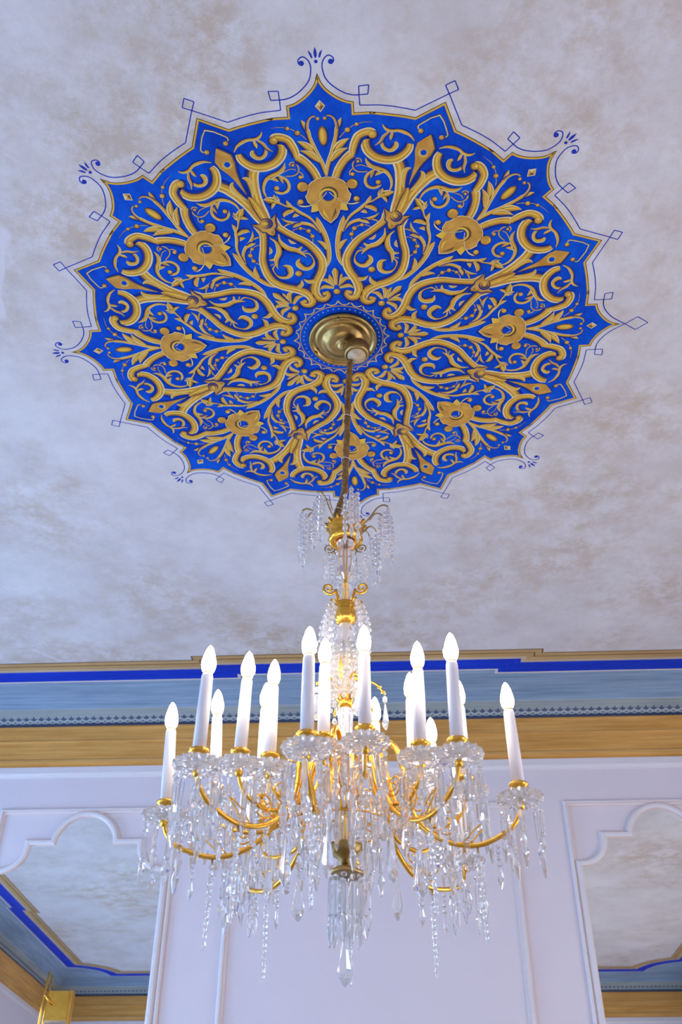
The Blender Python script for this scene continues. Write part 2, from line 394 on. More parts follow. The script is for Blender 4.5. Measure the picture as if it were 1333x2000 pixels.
# ---- painted border of the ceiling: ribbons between offset lines, stepped mid wall and scalloped at the corners
def border_line(d):
    def side(hl, flip):   # wall of half length hl: (along, dist) from -hl to hl
        r = 0.30 + (d - CW); off = math.sqrt(max(r * r - (d - CW) ** 2, 0))
        a = hl - CW - off; hj = 0.60 + 1.1 * (d - 0.275)
        if flip: hj = hj * 0.72
        s = 0.032
        return [(-a, d), (-hj, d), (-hj, d + s), (hj, d + s), (hj, d), (a, d)]
    out = []
    hx, hy = (XR - XL) / 2, (YF - YB) / 2; xm, ym = (XL + XR) / 2, (YF + YB) / 2; sh = XC - xm
    for k in range(4):
        hl = hx if k % 2 == 0 else hy
        pts = side(hl, k % 2)
        if k % 2 == 0: pts = [pts[0]] + [(t + (sh if k == 0 else -sh), q) for t, q in pts[1:-1]] + [pts[-1]]
        r = 0.30 + (d - CW)
        ang0 = math.asin(min(1, (d - CW) / r)); n = 10
        for t, q in pts:
            out.append([(xm + t, YF - q), (XR - q, ym - t), (xm - t, YB + q), (XL + q, ym + t)][k])
        # concave corner after this wall, centred CW from both walls
        cx, cy = [(XR - CW, YF - CW), (XR - CW, YB + CW), (XL + CW, YB + CW), (XL + CW, YF - CW)][k]
        for i in range(1, n):
            a = ang0 + (PI / 2 - 2 * ang0) * i / n
            base = [PI, PI / 2, 0, -PI / 2][k]
            out.append((cx + r * math.cos(base + a), cy + r * math.sin(base + a)))
    return out
def border_ribbon(name, d0, d1, mat, lift):
    A, B = border_line(d0), border_line(d1); n = len(A); mb = MB(); z = CEIL - lift
    for i in range(n):
        j = (i + 1) % n
        v = [(*A[i], z), (*A[j], z), (*B[j], z), (*B[i], z)]
        ln = abs(A[i][0] - A[j][0]) >= abs(A[i][1] - A[j][1]); ax = 0 if ln else 1
        mb.add(v, [(0, 1, 2, 3)], mat, [(p[ax], p[1 - ax]) for p in v])
    return mb.build(name, ceiling)
border_ribbon('border_edge_line', 0.424, 0.419, 'gold_dark', 0.0006)
border_ribbon('border_gold_band', 0.420, 0.362, 'border_gold', 0.0004)
border_ribbon('border_tan_band', 0.362, 0.343, 'border_tan', 0.0004)
border_ribbon('border_shade_line', 0.395, 0.390, 'gold_dark', 0.0006)
border_ribbon('border_blue_band', 0.343, 0.257, 'border_blue', 0.0004)
border_ribbon('border_white_line', 0.258, CW, 'border_white', 0.0006)
# pale blue strip that fills the ceiling between the white line and the cove
LA = border_line(CW); mb = MB()
outer = corners(CW - 0.01)
def near_outer(p):
    x, y = p
    c = [(abs(YF - CW - y), (x, YF - CW + 0.002)), (abs(XR - CW - x), (XR - CW + 0.002, y)), (abs(y - YB - CW), (x, YB + CW - 0.002)), (abs(x - XL - CW), (XL + CW - 0.002, y))]
    return min(c)[1]
for i in range(len(LA)):
    j = (i + 1) % len(LA)
    a, b = near_outer(LA[i]), near_outer(LA[j])
    quad = [LA[i], LA[j], b, a]
    if abs(a[0] - b[0]) > 0.02 and abs(a[1] - b[1]) > 0.02:
        k = [c for c in corners(CW - 0.002) if math.hypot(c[0] - a[0], c[1] - a[1]) < 0.6][0]; quad = [LA[i], LA[j], b, k, a]
    mb.add([(*q, CEIL - 0.0003) for q in quad], [tuple(range(len(quad)))], 'cove_blue')
mb.build('border_pale_blue_strip', ceiling)

# ---- panel mouldings on the front wall
def rail_frame(name, x0, x1, z0, z1, w, dep, parent, y=YF):
    """mitred rectangular moulding with a stepped profile"""
    prof = [(0, 0), (0, dep * 0.6), (w * 0.25, dep), (w * 0.5, dep), (w * 0.62, dep * 0.5), (w * 0.9, dep * 0.4), (w, 0)]
    mats = ['moulding_line', 'trim', 'trim', 'moulding_line', 'trim', 'moulding_line']
    mb = MB()
    def loop(q): return [(x0 + q, z0 + q), (x1 - q, z0 + q), (x1 - q, z1 - q), (x0 + q, z1 - q)]
    for k in range(len(prof) - 1):
        A, B = loop(prof[k][0]), loop(prof[k + 1][0]); da, db = prof[k][1], prof[k + 1][1]
        for i in range(4):
            j = (i + 1) % 4
            mb.add([(A[i][0], y - da, A[i][1]), (A[j][0], y - da, A[j][1]), (B[j][0], y - db, B[j][1]), (B[i][0], y - db, B[i][1])], [(0, 1, 2, 3)], mats[k])
    return mb.build(name, parent)
ZT = EYE + 1.705
MXC = [-1.317, 1.151]; MHW = 0.351
rail_frame('panel_moulding', -0.692, 0.540, 0.35, ZT, 0.030, 0.016, wall_front)
for mx in MXC: rail_frame('panel_moulding', mx - MHW - 0.048, mx + MHW + 0.048, 0.35, ZT, 0.026, 0.016, wall_front)
rail_frame('panel_moulding', XL + 0.15, MXC[0] - MHW - 0.30, 0.35, ZT, 0.030, 0.016, wall_front)
rail_frame('panel_moulding', MXC[1] + MHW + 0.30, XR - 0.15, 0.35, ZT, 0.030, 0.016, wall_front)
mb = MB(); mb.box((XL, YF - 0.02, 0), (XR, YF, 0.16), 'trim'); o = mb.build('baseboard_front'); tag(o, None, None, None, 'structure')

# ---- the two mirrors
def mirror_outline(off):
    """half outline (x >= 0) from top centre down to the bottom, grown by off"""
    zs, ah, fl, hw, zb = 1.538 + EYE, 0.124, 0.231, MHW, 0.75
    p = []
    r = ah + off; a_end = math.asin(off / r) if off > 0 else 0
    for i in range(15):
        a = PI / 2 - (PI / 2 - a_end) * i / 14; p.append((r * math.cos(a), zs + r * math.sin(a)))
    # flat shelf, then a concave quarter round down to the side
    R = hw - fl; cx, cz_ = hw, zs
    rr = R - off
    p.append((cx - rr + 0.0 if off > 0 else fl, zs + off))
    for i in range(0, 11):
        a = PI + (PI / 2) * i / 10
        x, z = cx + rr * math.cos(a), cz_ + rr * math.sin(a)
        p.append((x, z))
    p.append((hw + off, zs - rr)); p.append((hw + off, zb - off))
    return p
def full(off):
    h = mirror_outline(off); return h + [(-x, z) for x, z in reversed(h)]
for k, mx in enumerate(MXC):
    root = empty('wall_mirror', (mx, YF, 0.75))
    tag(root, ['tall arched mirror with white frame on the left of the wall', 'tall arched mirror with white frame on the right of the wall'][k], 'mirror')
    g = MB(); o_ = full(0.002)
    pts = [(x, -0.006, z - 0.75) for x, z in o_]; n = len(pts)
    back = [(x, 0.0, z) for x, y, z in pts]
    g.add(pts + back, [tuple(range(n))] + [(i, i + n, (i + 1) % n + n, (i + 1) % n) for i in range(n)], 'mirror'); go = g.build('glass', root)
    fr = MB(); levels = [(0.0, 0.004), (0.003, 0.016), (0.010, 0.020), (0.020, 0.020), (0.026, 0.012), (0.030, 0.010), (0.032, 0.0)]
    loops = [[(x, -d, z - 0.75) for x, z in full(w)] for w, d in levels]
    for q in range(len(loops) - 1):
        A, B = loops[q], loops[q + 1]
        for i in range(n):
            j = (i + 1) % n; fr.add([A[i], A[j], B[j], B[i]], [(0, 1, 2, 3)], 'moulding_line' if q in (0, 4) else 'trim')
    fr.build('frame', root)
# small brass bracket in front of the left mirror
br = empty('brass_bracket', (-1.31, YF - 0.006, EYE + 0.735))
tag(br, 'small brass plate bracket with thin upright rod on the left mirror', 'bracket')
MB().box((-0.050, -0.010, 0.125), (0.036, -0.001, 0.222), 'brass').build('plate', br)
b_ = MB(); b_.box((0.040, -0.016, 0.10), (0.050, -0.001, 0.222), 'brass'); b_.build('side_flange', br)
b_ = MB(); b_.box((-0.050, -0.020, 0.115), (0.040, -0.001, 0.1245), 'brass'); b_.build('bottom_flange', br)
MB().tube([(-0.064, -0.024, 0.0), (-0.061, -0.024, 0.15), (-0.055, -0.024, 0.288)], 0.0045, 'brass', 10).build('rod', br)
MB().tube([(-0.0585, -0.026, 0.205), (-0.026, -0.010, 0.172)], 0.0042, 'brass', 8).build('peg', br)

# ================================================================== painted medallion on the ceiling
# traced motifs of one eighth, in tenths of a millimetre: (outward along the axis, across the axis, width)
S = {'outline':[[[7926,9,0],[7757,56,0],[7581,183,0],[7407,384,0],[7288,592,0],[7242,760,0],[6959,760,0],[6958,1187,0],[6950,1235,0],[6873,1668,0],[6802,1994,0],[6736,2238,0],[7078,2898,0]]],'blueline':[[[8221,332,0],[8261,396,0],[8350,395,0],[8414,295,0],[8346,194,0],[8208,133,0],[8008,148,0],[7820,221,0],[7631,401,0],[7495,606,0],[7436,781,0],[7427,915,0],[7430,1138,0],[7652,1171,0],[7641,936,0],[7416,932,0],[7169,936,0],[7154,1197,0],[7145,1371,0],[7095,1675,0],[7027,1962,0],[6951,2232,0],[7298,3002,0],[7394,3240,0],[7624,3139,0]]],'bluedot':[[[8265,336,127]]],'fleuron_dot':[[[8287,18,85]]],'fleuron':[[[8619,24,3],[8535,20,59],[8447,22,73],[8372,26,35]]],'fleuron_side':[[[8551,163,3],[8475,118,49],[8372,82,39]]],'diamond':[[[7364,48,0],[7213,162,0],[7058,22,0],[7229,-81,0]]],'almond':[[[6445,6,232],[6704,28,0],[6182,-17,0]]],'spray':[[[5357,9,37],[5464,28,57],[5695,75,84],[5961,181,91],[6204,256,82],[6404,313,70],[6602,352,77],[6776,429,76],[6890,482,8]],[[6602,352,50],[6742,349,46],[6873,308,38],[6957,223,30],[6963,132,26]],[[5960,200,40],[6155,365,137],[6269,504,97],[6341,630,8]],[[5754,146,40],[5922,292,123],[6027,431,89],[6089,585,8]]],'spraydot':[[[6897,90,98]]],'beadline':[[[6378,400,15],[6492,501,15],[6565,607,15],[6657,714,13],[6698,836,13],[6738,976,11],[6730,1232,4]]],'beaddot':[[[6561,607,142]],[[6692,836,103]]],'strap':[[[5298,226,163],[5529,319,171],[5753,468,170],[5899,629,188],[5935,707,178]],[[5916,687,119],[6070,706,157],[6231,762,166],[6387,846,170],[6467,998,177],[6477,1146,183],[6412,1217,173]]],'strapdot':[[[6406,1204,227]]],'strap2':[[[6328,1025,178],[6166,1011,180],[5976,1072,187],[5797,1252,189],[5705,1512,189],[5720,1758,189],[5832,1949,178],[5970,2064,165],[6101,2099,129]]],'branch':[[[5688,1767,223],[5460,1836,225],[5179,1851,220],[4961,1838,214],[4785,1820,216],[4587,1776,218],[4409,1722,212],[4251,1679,196],[4110,1647,172]],[[4867,1928,29],[5153,1919,106],[5334,1961,113],[5417,2035,81],[5430,2121,8]]],'trunk':[[[4931,1953,21],[4802,1908,228],[4627,1849,352],[4450,1782,372],[4295,1719,349],[4110,1655,279]]],'calyx':[[[4240,1731,0],[4193,1581,0],[4232,1513,0],[4355,1391,0],[4145,1427,0],[3984,1405,0],[3897,1472,0],[3810,1463,0],[3665,1502,0],[3755,1568,0],[3800,1609,0]]],'boss':[[[4082,1667,215]]],'eyeleaf':[[[6331,2586,0],[6214,2434,0],[6109,2274,0],[5897,2212,0],[5647,2213,0],[5458,2188,0],[5247,2131,0],[4923,2007,0]]],'eyehole':[[[5854,2395,154]]],'vine':[[[6165,2206,16],[6314,2107,48],[6414,1961,67],[6465,1815,58],[6465,1668,58],[6502,1559,57],[6577,1488,38],[6659,1454,8]],[[6430,1593,42],[6337,1470,58],[6201,1381,49],[6108,1247,8]],[[6346,1498,39],[6199,1422,58],[6053,1450,71],[5963,1559,71],[5976,1671,83],[6084,1753,98],[6173,1729,43]],[[6413,1685,50],[6305,1648,62],[6221,1632,8]]],'bracket':[[[6464,2299,38],[6554,2296,38],[6640,2428,32],[6740,2611,32],[6813,2765,32]]],'bracketdot':[[[6410,2363,138]]],'flower':[[[5347,-1,0],[5309,227,0],[5222,393,0],[5116,492,0],[4972,512,0],[4881,535,0],[4811,589,0],[4634,539,0],[4527,443,0],[4330,480,0],[4336,391,0],[4367,274,0],[4276,252,0],[4130,178,0],[3964,39,0]]],'flowerdot':[[[5096,626,298]]],'flowerring':[[[4793,25,449]]],'flowerhole':[[[4793,25,282]]],'tendril':[[[4893,33,19],[4726,183,19],[4578,368,23],[4518,580,34],[4552,740,42],[4650,794,46]]],'tendrildot':[[[4656,716,168]]],'curl':[[[5682,885,24],[5750,875,24],[5788,811,26],[5746,724,28],[5622,676,28],[5492,708,28],[5419,828,24],[5417,1019,24]],[[5338,593,24],[5425,591,24],[5490,641,22],[5514,700,16]],[[5575,742,16],[5609,858,18],[5555,1026,18],[5494,1137,18]]],'curldot':[[[5704,810,88]],[[5360,656,114]]],'scroll':[[[5793,997,8],[5642,1056,70],[5527,1183,84],[5451,1351,97],[5366,1500,77],[5197,1600,61],[5020,1623,49],[4869,1580,33],[4801,1529,17]],[[5439,1208,44],[5333,1040,61],[5175,967,61],[5019,1005,62],[4943,1137,54],[4972,1264,62],[5063,1326,70]],[[5390,1463,20],[5372,1319,81],[5284,1214,20]],[[5399,1177,40],[5305,1135,53],[5220,1102,8]]],'scrolldot':[[[5087,1286,144]]],'sprig':[[[2543,238,18],[2829,148,91],[3205,130,103],[3568,177,102],[3803,254,114],[4034,334,99],[4177,350,9]],[[3729,289,39],[3993,418,43],[4182,559,56],[4351,788,68],[4507,960,59],[4547,1099,34],[4645,1260,46],[4725,1400,129],[4761,1528,129],[4784,1674,8]],[[4475,929,42],[4603,1043,80],[4725,1078,8]],[[4419,916,59],[4385,1072,96],[4309,1177,81],[4225,1193,9]],[[4326,753,60],[4278,889,85],[4203,968,9]],[[4725,1400,63],[4827,1381,75],[4915,1384,8]],[[4681,1379,71],[4732,1293,63],[4876,1309,8]],[[4680,1398,71],[4586,1453,63],[4493,1485,8]],[[3692,297,33],[3906,482,65],[3998,688,76],[4020,949,76],[4095,1151,52],[4192,1259,9]],[[4004,768,56],[3958,925,74],[3889,1006,9]],[[4033,1029,30],[3988,1166,35],[3898,1286,9]],[[3152,187,45],[3331,265,89],[3444,402,9]]],'innerstrap':[[[4332,1402,9],[4145,1435,141],[3950,1380,160],[3811,1239,157],[3621,989,158],[3423,705,169],[3156,485,180],[2866,347,191],[2613,336,198],[2377,405,200],[2161,518,202],[1918,603,213],[1704,614,211],[1526,522,205],[1498,370,193],[1619,275,168],[1751,305,119]],[[2142,601,94],[2124,748,108],[2214,889,9]]],'innerstrapdot':[[[1667,364,153]]],'beadscroll':[[[3747,1059,13],[3830,959,17],[3854,814,20],[3816,677,20],[3686,559,20],[3545,516,20],[3348,548,22],[3193,661,25],[3107,841,25]],[[3724,1396,17],[3532,1401,57],[3368,1322,102],[3232,1174,116],[3171,988,103],[3057,849,63],[2927,739,9]],[[3311,807,9],[3232,888,63],[3183,988,49]],[[3065,798,27],[3021,641,41],[2852,549,46],[2699,571,60],[2576,688,83],[2574,834,106],[2698,955,124],[2798,974,82],[2903,913,14]],[[3440,919,22],[3464,1052,111],[3554,1158,18]]],'beadscrolldot':[[[3588,522,132]],[[3762,608,136]],[[3855,810,113]]],'axisdot':[[[2400,1018,209]]],'palm':[[[1958,21,71],[2221,32,131],[2402,39,181],[2526,42,46]],[[1983,36,62],[2162,127,103],[2328,175,9]],[[1929,53,62],[2147,263,99],[2112,392,9]],[[1861,74,57],[1923,333,100],[1815,475,10]]],'palmdot':[[[1717,25,206]]]}
PH = math.radians(-91.304)
med = empty('ceiling_medallion', (MC.x, MC.y, CEIL)); med.rotation_euler = (0, 0, PH); med.scale = (1, 1, 0.3)
tag(med, 'round blue and gold painted ceiling medallion with scrolling leaves around the brass canopy', 'ceiling painting')
def rot2(p, a): return (p[0] * math.cos(a) - p[1] * math.sin(a), p[0] * math.sin(a) + p[1] * math.cos(a))
AX = PI / 8                       # the half angle where two eighths meet
def mir_minor(p):                 # mirror about the axis at 22.5 degrees
    q = rot2(p, -AX); return rot2((q[0], -q[1]), AX)
def XY(pts): return [(u * 1e-4, v * 1e-4) for u, v, w in pts]
def polyribbon(mb, pts, w, z, mat, closed=False, off=0.0):
    n = len(pts); L = []; R_ = []
    for i in range(n):
        a = pts[i - 1] if (i or closed) else pts[i]; b = pts[i]; c = pts[(i + 1) % n] if (i < n - 1 or closed) else pts[i]
        d1 = Vector((b[0] - a[0], b[1] - a[1])); d2 = Vector((c[0] - b[0], c[1] - b[1]))
        if d1.length < 1e-9: d1 = d2
        if d2.length < 1e-9: d2 = d1
        n1 = Vector((-d1.y, d1.x)).normalized(); n2 = Vector((-d2.y, d2.x)).normalized()
        m_ = n1 + n2; m_ = m_.normalized() if m_.length > 1e-6 else n1
        k = 1 / max(m_.dot(n1), 0.4)
        L.append((b[0] + m_.x * k * (off + w / 2), b[1] + m_.y * k * (off + w / 2), z)); R_.append((b[0] + m_.x * k * (off - w / 2), b[1] + m_.y * k * (off - w / 2), z))
    f = []
    for i in range(n if closed else n - 1):
        j = (i + 1) % n; f.append((i, j, n + j, n + i))
    mb.add(L + R_, f, mat)
def vstrip(mb, sm, lo, hi, z, mat, grow=0.0):
    """ribbon along sm = (x, y, w) covering lo..hi of the width (-0.5 .. 0.5)"""
    n = len(sm); A = []; B = []
    for i in range(n):
        a, b = sm[max(i - 1, 0)], sm[min(i + 1, n - 1)]
        d = Vector((b[0] - a[0], b[1] - a[1])); d = d.normalized() if d.length > 1e-9 else Vector((1, 0))
        nx, ny = -d.y, d.x; x, y, w = sm[i]; w += grow
        A.append((x + nx * w * lo, y + ny * w * lo, z)); B.append((x + nx * w * hi, y + ny * w * hi, z))
    mb.add(A + B, [(i, i + 1, n + i + 1, n + i) for i in range(n - 1)], mat)
def stroke(mb, pts, z, fat=1.0):
    sm = catmull([(u * 1e-4, v * 1e-4, w * fat * 1e-4) for u, v, w in pts], 5)
    sm = [(x, y, max(w, 0.0004)) for x, y, w in sm]
    # the pale edge lies on the side that faces the axis and the centre
    s = 0.0
    for i in range(len(sm) - 1):
        dx, dy = sm[i + 1][0] - sm[i][0], sm[i + 1][1] - sm[i][1]; s += (-dy) * (-0.5) + dx * (-1.0)
    s = 1.0 if s >= 0 else -1.0
    wm = max(q[2] for q in sm)
    lo_hi = lambda a, b: (a * s, b * s)
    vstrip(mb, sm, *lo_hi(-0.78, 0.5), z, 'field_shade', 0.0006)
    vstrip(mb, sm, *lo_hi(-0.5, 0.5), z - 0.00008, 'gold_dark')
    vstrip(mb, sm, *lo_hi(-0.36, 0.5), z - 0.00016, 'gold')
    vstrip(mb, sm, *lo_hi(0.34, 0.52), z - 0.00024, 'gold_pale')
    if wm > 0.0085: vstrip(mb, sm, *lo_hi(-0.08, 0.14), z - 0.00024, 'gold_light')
def disc(mb, p, r, z, mat, n=18, sx=1.0, sy=1.0, a0=0.0):
    v = []
    for i in range(n):
        a = 2 * PI * i / n; q = rot2((r * math.cos(a) * sx, r * math.sin(a) * sy), a0); v.append((p[0] + q[0], p[1] + q[1], z))
    mb.add(v, [tuple(range(n))], mat)
def bead(mb, p, z):
    u, v, w = p[0] * 1e-4, p[1] * 1e-4, p[2] * 0.5e-4
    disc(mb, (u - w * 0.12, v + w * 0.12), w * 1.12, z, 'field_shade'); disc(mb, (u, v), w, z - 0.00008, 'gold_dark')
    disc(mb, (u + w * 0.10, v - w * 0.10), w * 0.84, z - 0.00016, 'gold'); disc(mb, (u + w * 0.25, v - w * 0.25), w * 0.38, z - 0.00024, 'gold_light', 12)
def flipped(me, name):
    m2 = me.copy(); m2.name = name
    for v in m2.vertices: v.co.y = -v.co.y
    return m2
def place(name, me, pair=False):
    m2 = flipped(me, me.name + '_mirrored') if pair else None
    for i in range(8):
        link(name, me, med, rot=(0, 0, i * PI / 4))
        if pair: link(name, m2, med, rot=(0, 0, i * PI / 4))
# field and gold outline
half = XY(S['outline'][0])
tipang = math.atan2(half[-1][1], half[-1][0]); rt_ = math.hypot(*half[-1]); half[-1] = (rt_ * math.cos(AX), rt_ * math.sin(AX)); half[0] = (half[0][0], 0.0)
up = catmull(half[0:6], 4); run = catmull(half[6:12], 3)
half_s = up + run + [half[-1]]
sect = [(x, -y) for x, y in reversed(half_s[1:-1])] + half_s      # from just after the left minor tip to the right minor tip
loop = []
for i in range(8): loop += [rot2(p, i * PI / 4) for p in sect]
mb = MB(); mb.add([(x, y, -0.0003) for x, y in loop], [tuple(range(len(loop)))], 'field'); mb.build('blue_field', med)
mb = MB(); polyribbon(mb, loop, 0.0062, -0.0005, 'gold_light', True, 0.0); polyribbon(mb, loop, 0.0022, -0.00058, 'gold_dark', True, -0.0026)
polyribbon(mb, loop, 0.0018, -0.00058, 'gold', True, 0.0022); mb.build('gold_outline', med)
# thin blue line with loops, and its crowning buds
bl = XY(S['blueline'][0])
def blue_half(mb, pts, z=-0.0004):
    curve = catmull(pts[0], 6); polyribbon(mb, curve, 0.0030, z, 'line_blue')
    seq = pts[1]
    for a, b in zip(seq[:-1], seq[1:]): polyribbon(mb, [a, b], 0.0027, z - 0.00002, 'line_blue')
end = bl[-1]; re_ = math.hypot(*end); bl[-1] = (re_ * math.cos(AX), re_ * math.sin(AX))
tailpts = bl[11:17] + catmull(bl[16:22], 3)[1:] + bl[22:]
mb = MB(); blue_half(mb, (bl[:12], tailpts)); d_ = S['bluedot'][0][0]; disc(mb, (d_[0] * 1e-4, d_[1] * 1e-4), d_[2] * 0.5e-4, -0.00045, 'line_blue')
mA = mb.mesh('outer_blue_line'); mAm = flipped(mA, 'outer_blue_line_mirrored')
mb = MB(); blue_half(mb, ([(0.815, 0.0)] + bl[7:12], [(0.880, 0.0), (0.848, -0.024), (0.815, 0.0)] ) ); blue_half(mb, (bl[10:12], tailpts)); mB = mb.mesh('outer_blue_line_loop'); mBm = flipped(mB, 'outer_blue_line_loop_mirrored')
mb = MB()
for nm, pr in (('fleuron', False), ('fleuron_side', True)):
    sm = catmull([(u * 1e-4, v * 1e-4, w * 1e-4) for u, v, w in S[nm][0]], 5)
    if nm == 'fleuron': sm = [(x, 0.0, w) for x, y, w in sm]
    vstrip(mb, sm, -0.5, 0.5, -0.0004, 'line_blue')
    if pr: vstrip(mb, [(x, -y, w) for x, y, w in sm], -0.5, 0.5, -0.0004, 'line_blue')
q = S['fleuron_dot'][0][0]; disc(mb, (q[0] * 1e-4, 0), q[2] * 0.5e-4, -0.0004, 'line_blue'); mF = mb.mesh('blue_bud')
for i in range(8):
    A_, B_ = (mB, mBm) if i == 2 else (mA, mAm)
    link('outer_blue_line', A_, med, rot=(0, 0, i * PI / 4)); link('outer_blue_line', B_, med, rot=(0, 0, i * PI / 4))
    if i != 2: link('blue_bud', mF, med, rot=(0, 0, i * PI / 4))
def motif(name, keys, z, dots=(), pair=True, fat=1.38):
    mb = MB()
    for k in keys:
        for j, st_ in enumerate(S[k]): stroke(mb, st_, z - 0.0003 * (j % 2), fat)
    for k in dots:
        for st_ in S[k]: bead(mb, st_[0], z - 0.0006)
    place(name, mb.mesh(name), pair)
motif('tendril_curl', ['curl'], -0.0007, ['curldot'])
motif('acanthus_sprig', ['sprig'], -0.0008)
motif('leaf_scroll', ['scroll'], -0.0008, ['scrolldot'])
motif('bead_scroll', ['beadscroll'], -0.0008, ['beadscrolldot'])
motif('vine_scroll', ['vine'], -0.0008)
motif('leaf_spray', ['spray'], -0.0008, ['spraydot'])
motif('bead_spray', ['beadline'], -0.0008, ['beaddot'])
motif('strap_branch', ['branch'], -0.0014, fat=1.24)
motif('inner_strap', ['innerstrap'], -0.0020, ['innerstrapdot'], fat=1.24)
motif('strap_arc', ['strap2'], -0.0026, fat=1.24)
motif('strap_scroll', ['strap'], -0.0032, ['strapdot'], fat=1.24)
# pieces on the axis
mb = MB(); dm = XY(S['diamond'][0]); c_ = (sum(p[0] for p in dm) / 4, 0.0)
dm = [(dm[0][0], 0), (c_[0], dm[1][1] - dm[3][1]), (dm[2][0], 0), (c_[0], dm[3][1] - dm[1][1])]; dm = [(x, y * 0.5) for x, y in dm]
mb.add([(*p, -0.0008) for p in dm], [(0, 1, 2, 3)], 'gold_pale'); sc_ = lambda k: [(c_[0] + (x - c_[0]) * k, y * k) for x, y in dm]
mb.add([(*p, -0.0009) for p in sc_(0.78)], [(0, 1, 2, 3)], 'gold')
q = sc_(0.78); mb.add([(*q[1], -0.00098), (*q[2], -0.00098), (c_[0], 0, -0.00098)], [(0, 1, 2)], 'gold_dark'); mb.add([(*q[0], -0.00098), (*q[3], -0.00098), (c_[0], 0, -0.00098)], [(0, 1, 2)], 'gold_pale')
place('diamond', mb.mesh('diamond'))
a_ = XY(S['almond'][0]); wa = S['almond'][0][0][2] * 1e-4; ha = (a_[1][0] - a_[2][0]); cu = (a_[1][0] + a_[2][0]) / 2
mb = MB(); disc(mb, (cu - 0.002, 0.002), 0.5, -0.0008, 'field_shade', 20, ha * 1.05, wa * 1.1); disc(mb, (cu, 0), 0.5, -0.0009, 'gold_dark', 20, ha, wa); disc(mb, (cu, 0), 0.5, -0.00098, 'gold', 20, ha * 0.86, wa * 0.78); disc(mb, (cu + 0.001, -0.001), 0.5, -0.00106, 'gold_light', 16, ha * 0.62, wa * 0.42)
place('almond_drop', mb.mesh('almond_drop'))
# rosette
fl = XY(S['flower'][0]); fl[0] = (fl[0][0], 0); fl[-1] = (fl[-1][0], 0)
ring_ = fl + [(x, -y) for x, y in reversed(fl[1:-1])]
mb = MB()
def poly(mb, pts, z, mat): mb.add([(*p, z) for p in pts], [tuple(range(len(pts)))], mat)
cf = XY(S['flowerhole'][0])[0]; cf = (cf[0], 0.0)
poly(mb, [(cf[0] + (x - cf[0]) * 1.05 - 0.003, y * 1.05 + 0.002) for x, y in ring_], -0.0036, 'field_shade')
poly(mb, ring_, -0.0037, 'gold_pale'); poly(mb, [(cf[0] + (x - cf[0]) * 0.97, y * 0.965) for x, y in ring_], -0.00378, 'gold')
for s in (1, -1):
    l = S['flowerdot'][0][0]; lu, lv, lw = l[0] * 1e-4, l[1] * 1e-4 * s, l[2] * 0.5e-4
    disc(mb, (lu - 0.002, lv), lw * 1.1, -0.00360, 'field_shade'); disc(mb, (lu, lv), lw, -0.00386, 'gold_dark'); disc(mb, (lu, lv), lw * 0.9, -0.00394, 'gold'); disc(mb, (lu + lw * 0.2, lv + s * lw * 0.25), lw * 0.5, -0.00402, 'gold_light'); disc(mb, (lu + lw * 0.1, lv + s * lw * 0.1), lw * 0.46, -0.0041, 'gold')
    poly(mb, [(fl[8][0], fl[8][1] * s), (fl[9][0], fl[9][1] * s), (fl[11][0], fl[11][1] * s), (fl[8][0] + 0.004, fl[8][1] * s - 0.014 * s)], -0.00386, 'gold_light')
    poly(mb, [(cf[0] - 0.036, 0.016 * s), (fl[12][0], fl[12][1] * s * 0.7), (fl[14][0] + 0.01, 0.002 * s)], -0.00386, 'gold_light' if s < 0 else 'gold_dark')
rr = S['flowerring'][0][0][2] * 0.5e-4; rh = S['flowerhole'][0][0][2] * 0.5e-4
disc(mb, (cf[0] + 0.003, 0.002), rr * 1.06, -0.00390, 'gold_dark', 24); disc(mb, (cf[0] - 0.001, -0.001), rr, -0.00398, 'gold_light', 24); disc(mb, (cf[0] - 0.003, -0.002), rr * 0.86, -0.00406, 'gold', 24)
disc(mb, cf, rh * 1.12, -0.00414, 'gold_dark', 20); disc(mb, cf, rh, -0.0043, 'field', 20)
for s in (1, -1):
    pts = [(u, v * s, w) for u, v, w in S['tendril'][0]]; sm = catmull([(u * 1e-4, v * 1e-4, max(w, 11) * 1e-4) for u, v, w in pts], 5)
    vstrip(mb, sm, -0.7, 0.7, -0.0044, 'gold_dark'); vstrip(mb, sm, -0.5, 0.4, -0.00448, 'gold_pale'); l = S['tendrildot'][0][0]; bead(mb, (l[0], l[1] * s, l[2]), -0.0045)
place('rosette', mb.mesh('rosette'))
# palmette near the centre
mb = MB()
for k, st_ in enumerate(S['palm']):
    if k == 0: stroke(mb, [(u, 0, w) for u, v, w in st_], -0.0012)
    else: stroke(mb, st_, -0.0008, 1.35); stroke(mb, [(u, -v, w) for u, v, w in st_], -0.0008, 1.35)
l = S['palmdot'][0][0]; bead(mb, (l[0], 0, l[2]), -0.0014)
place('palmette', mb.mesh('palmette'))
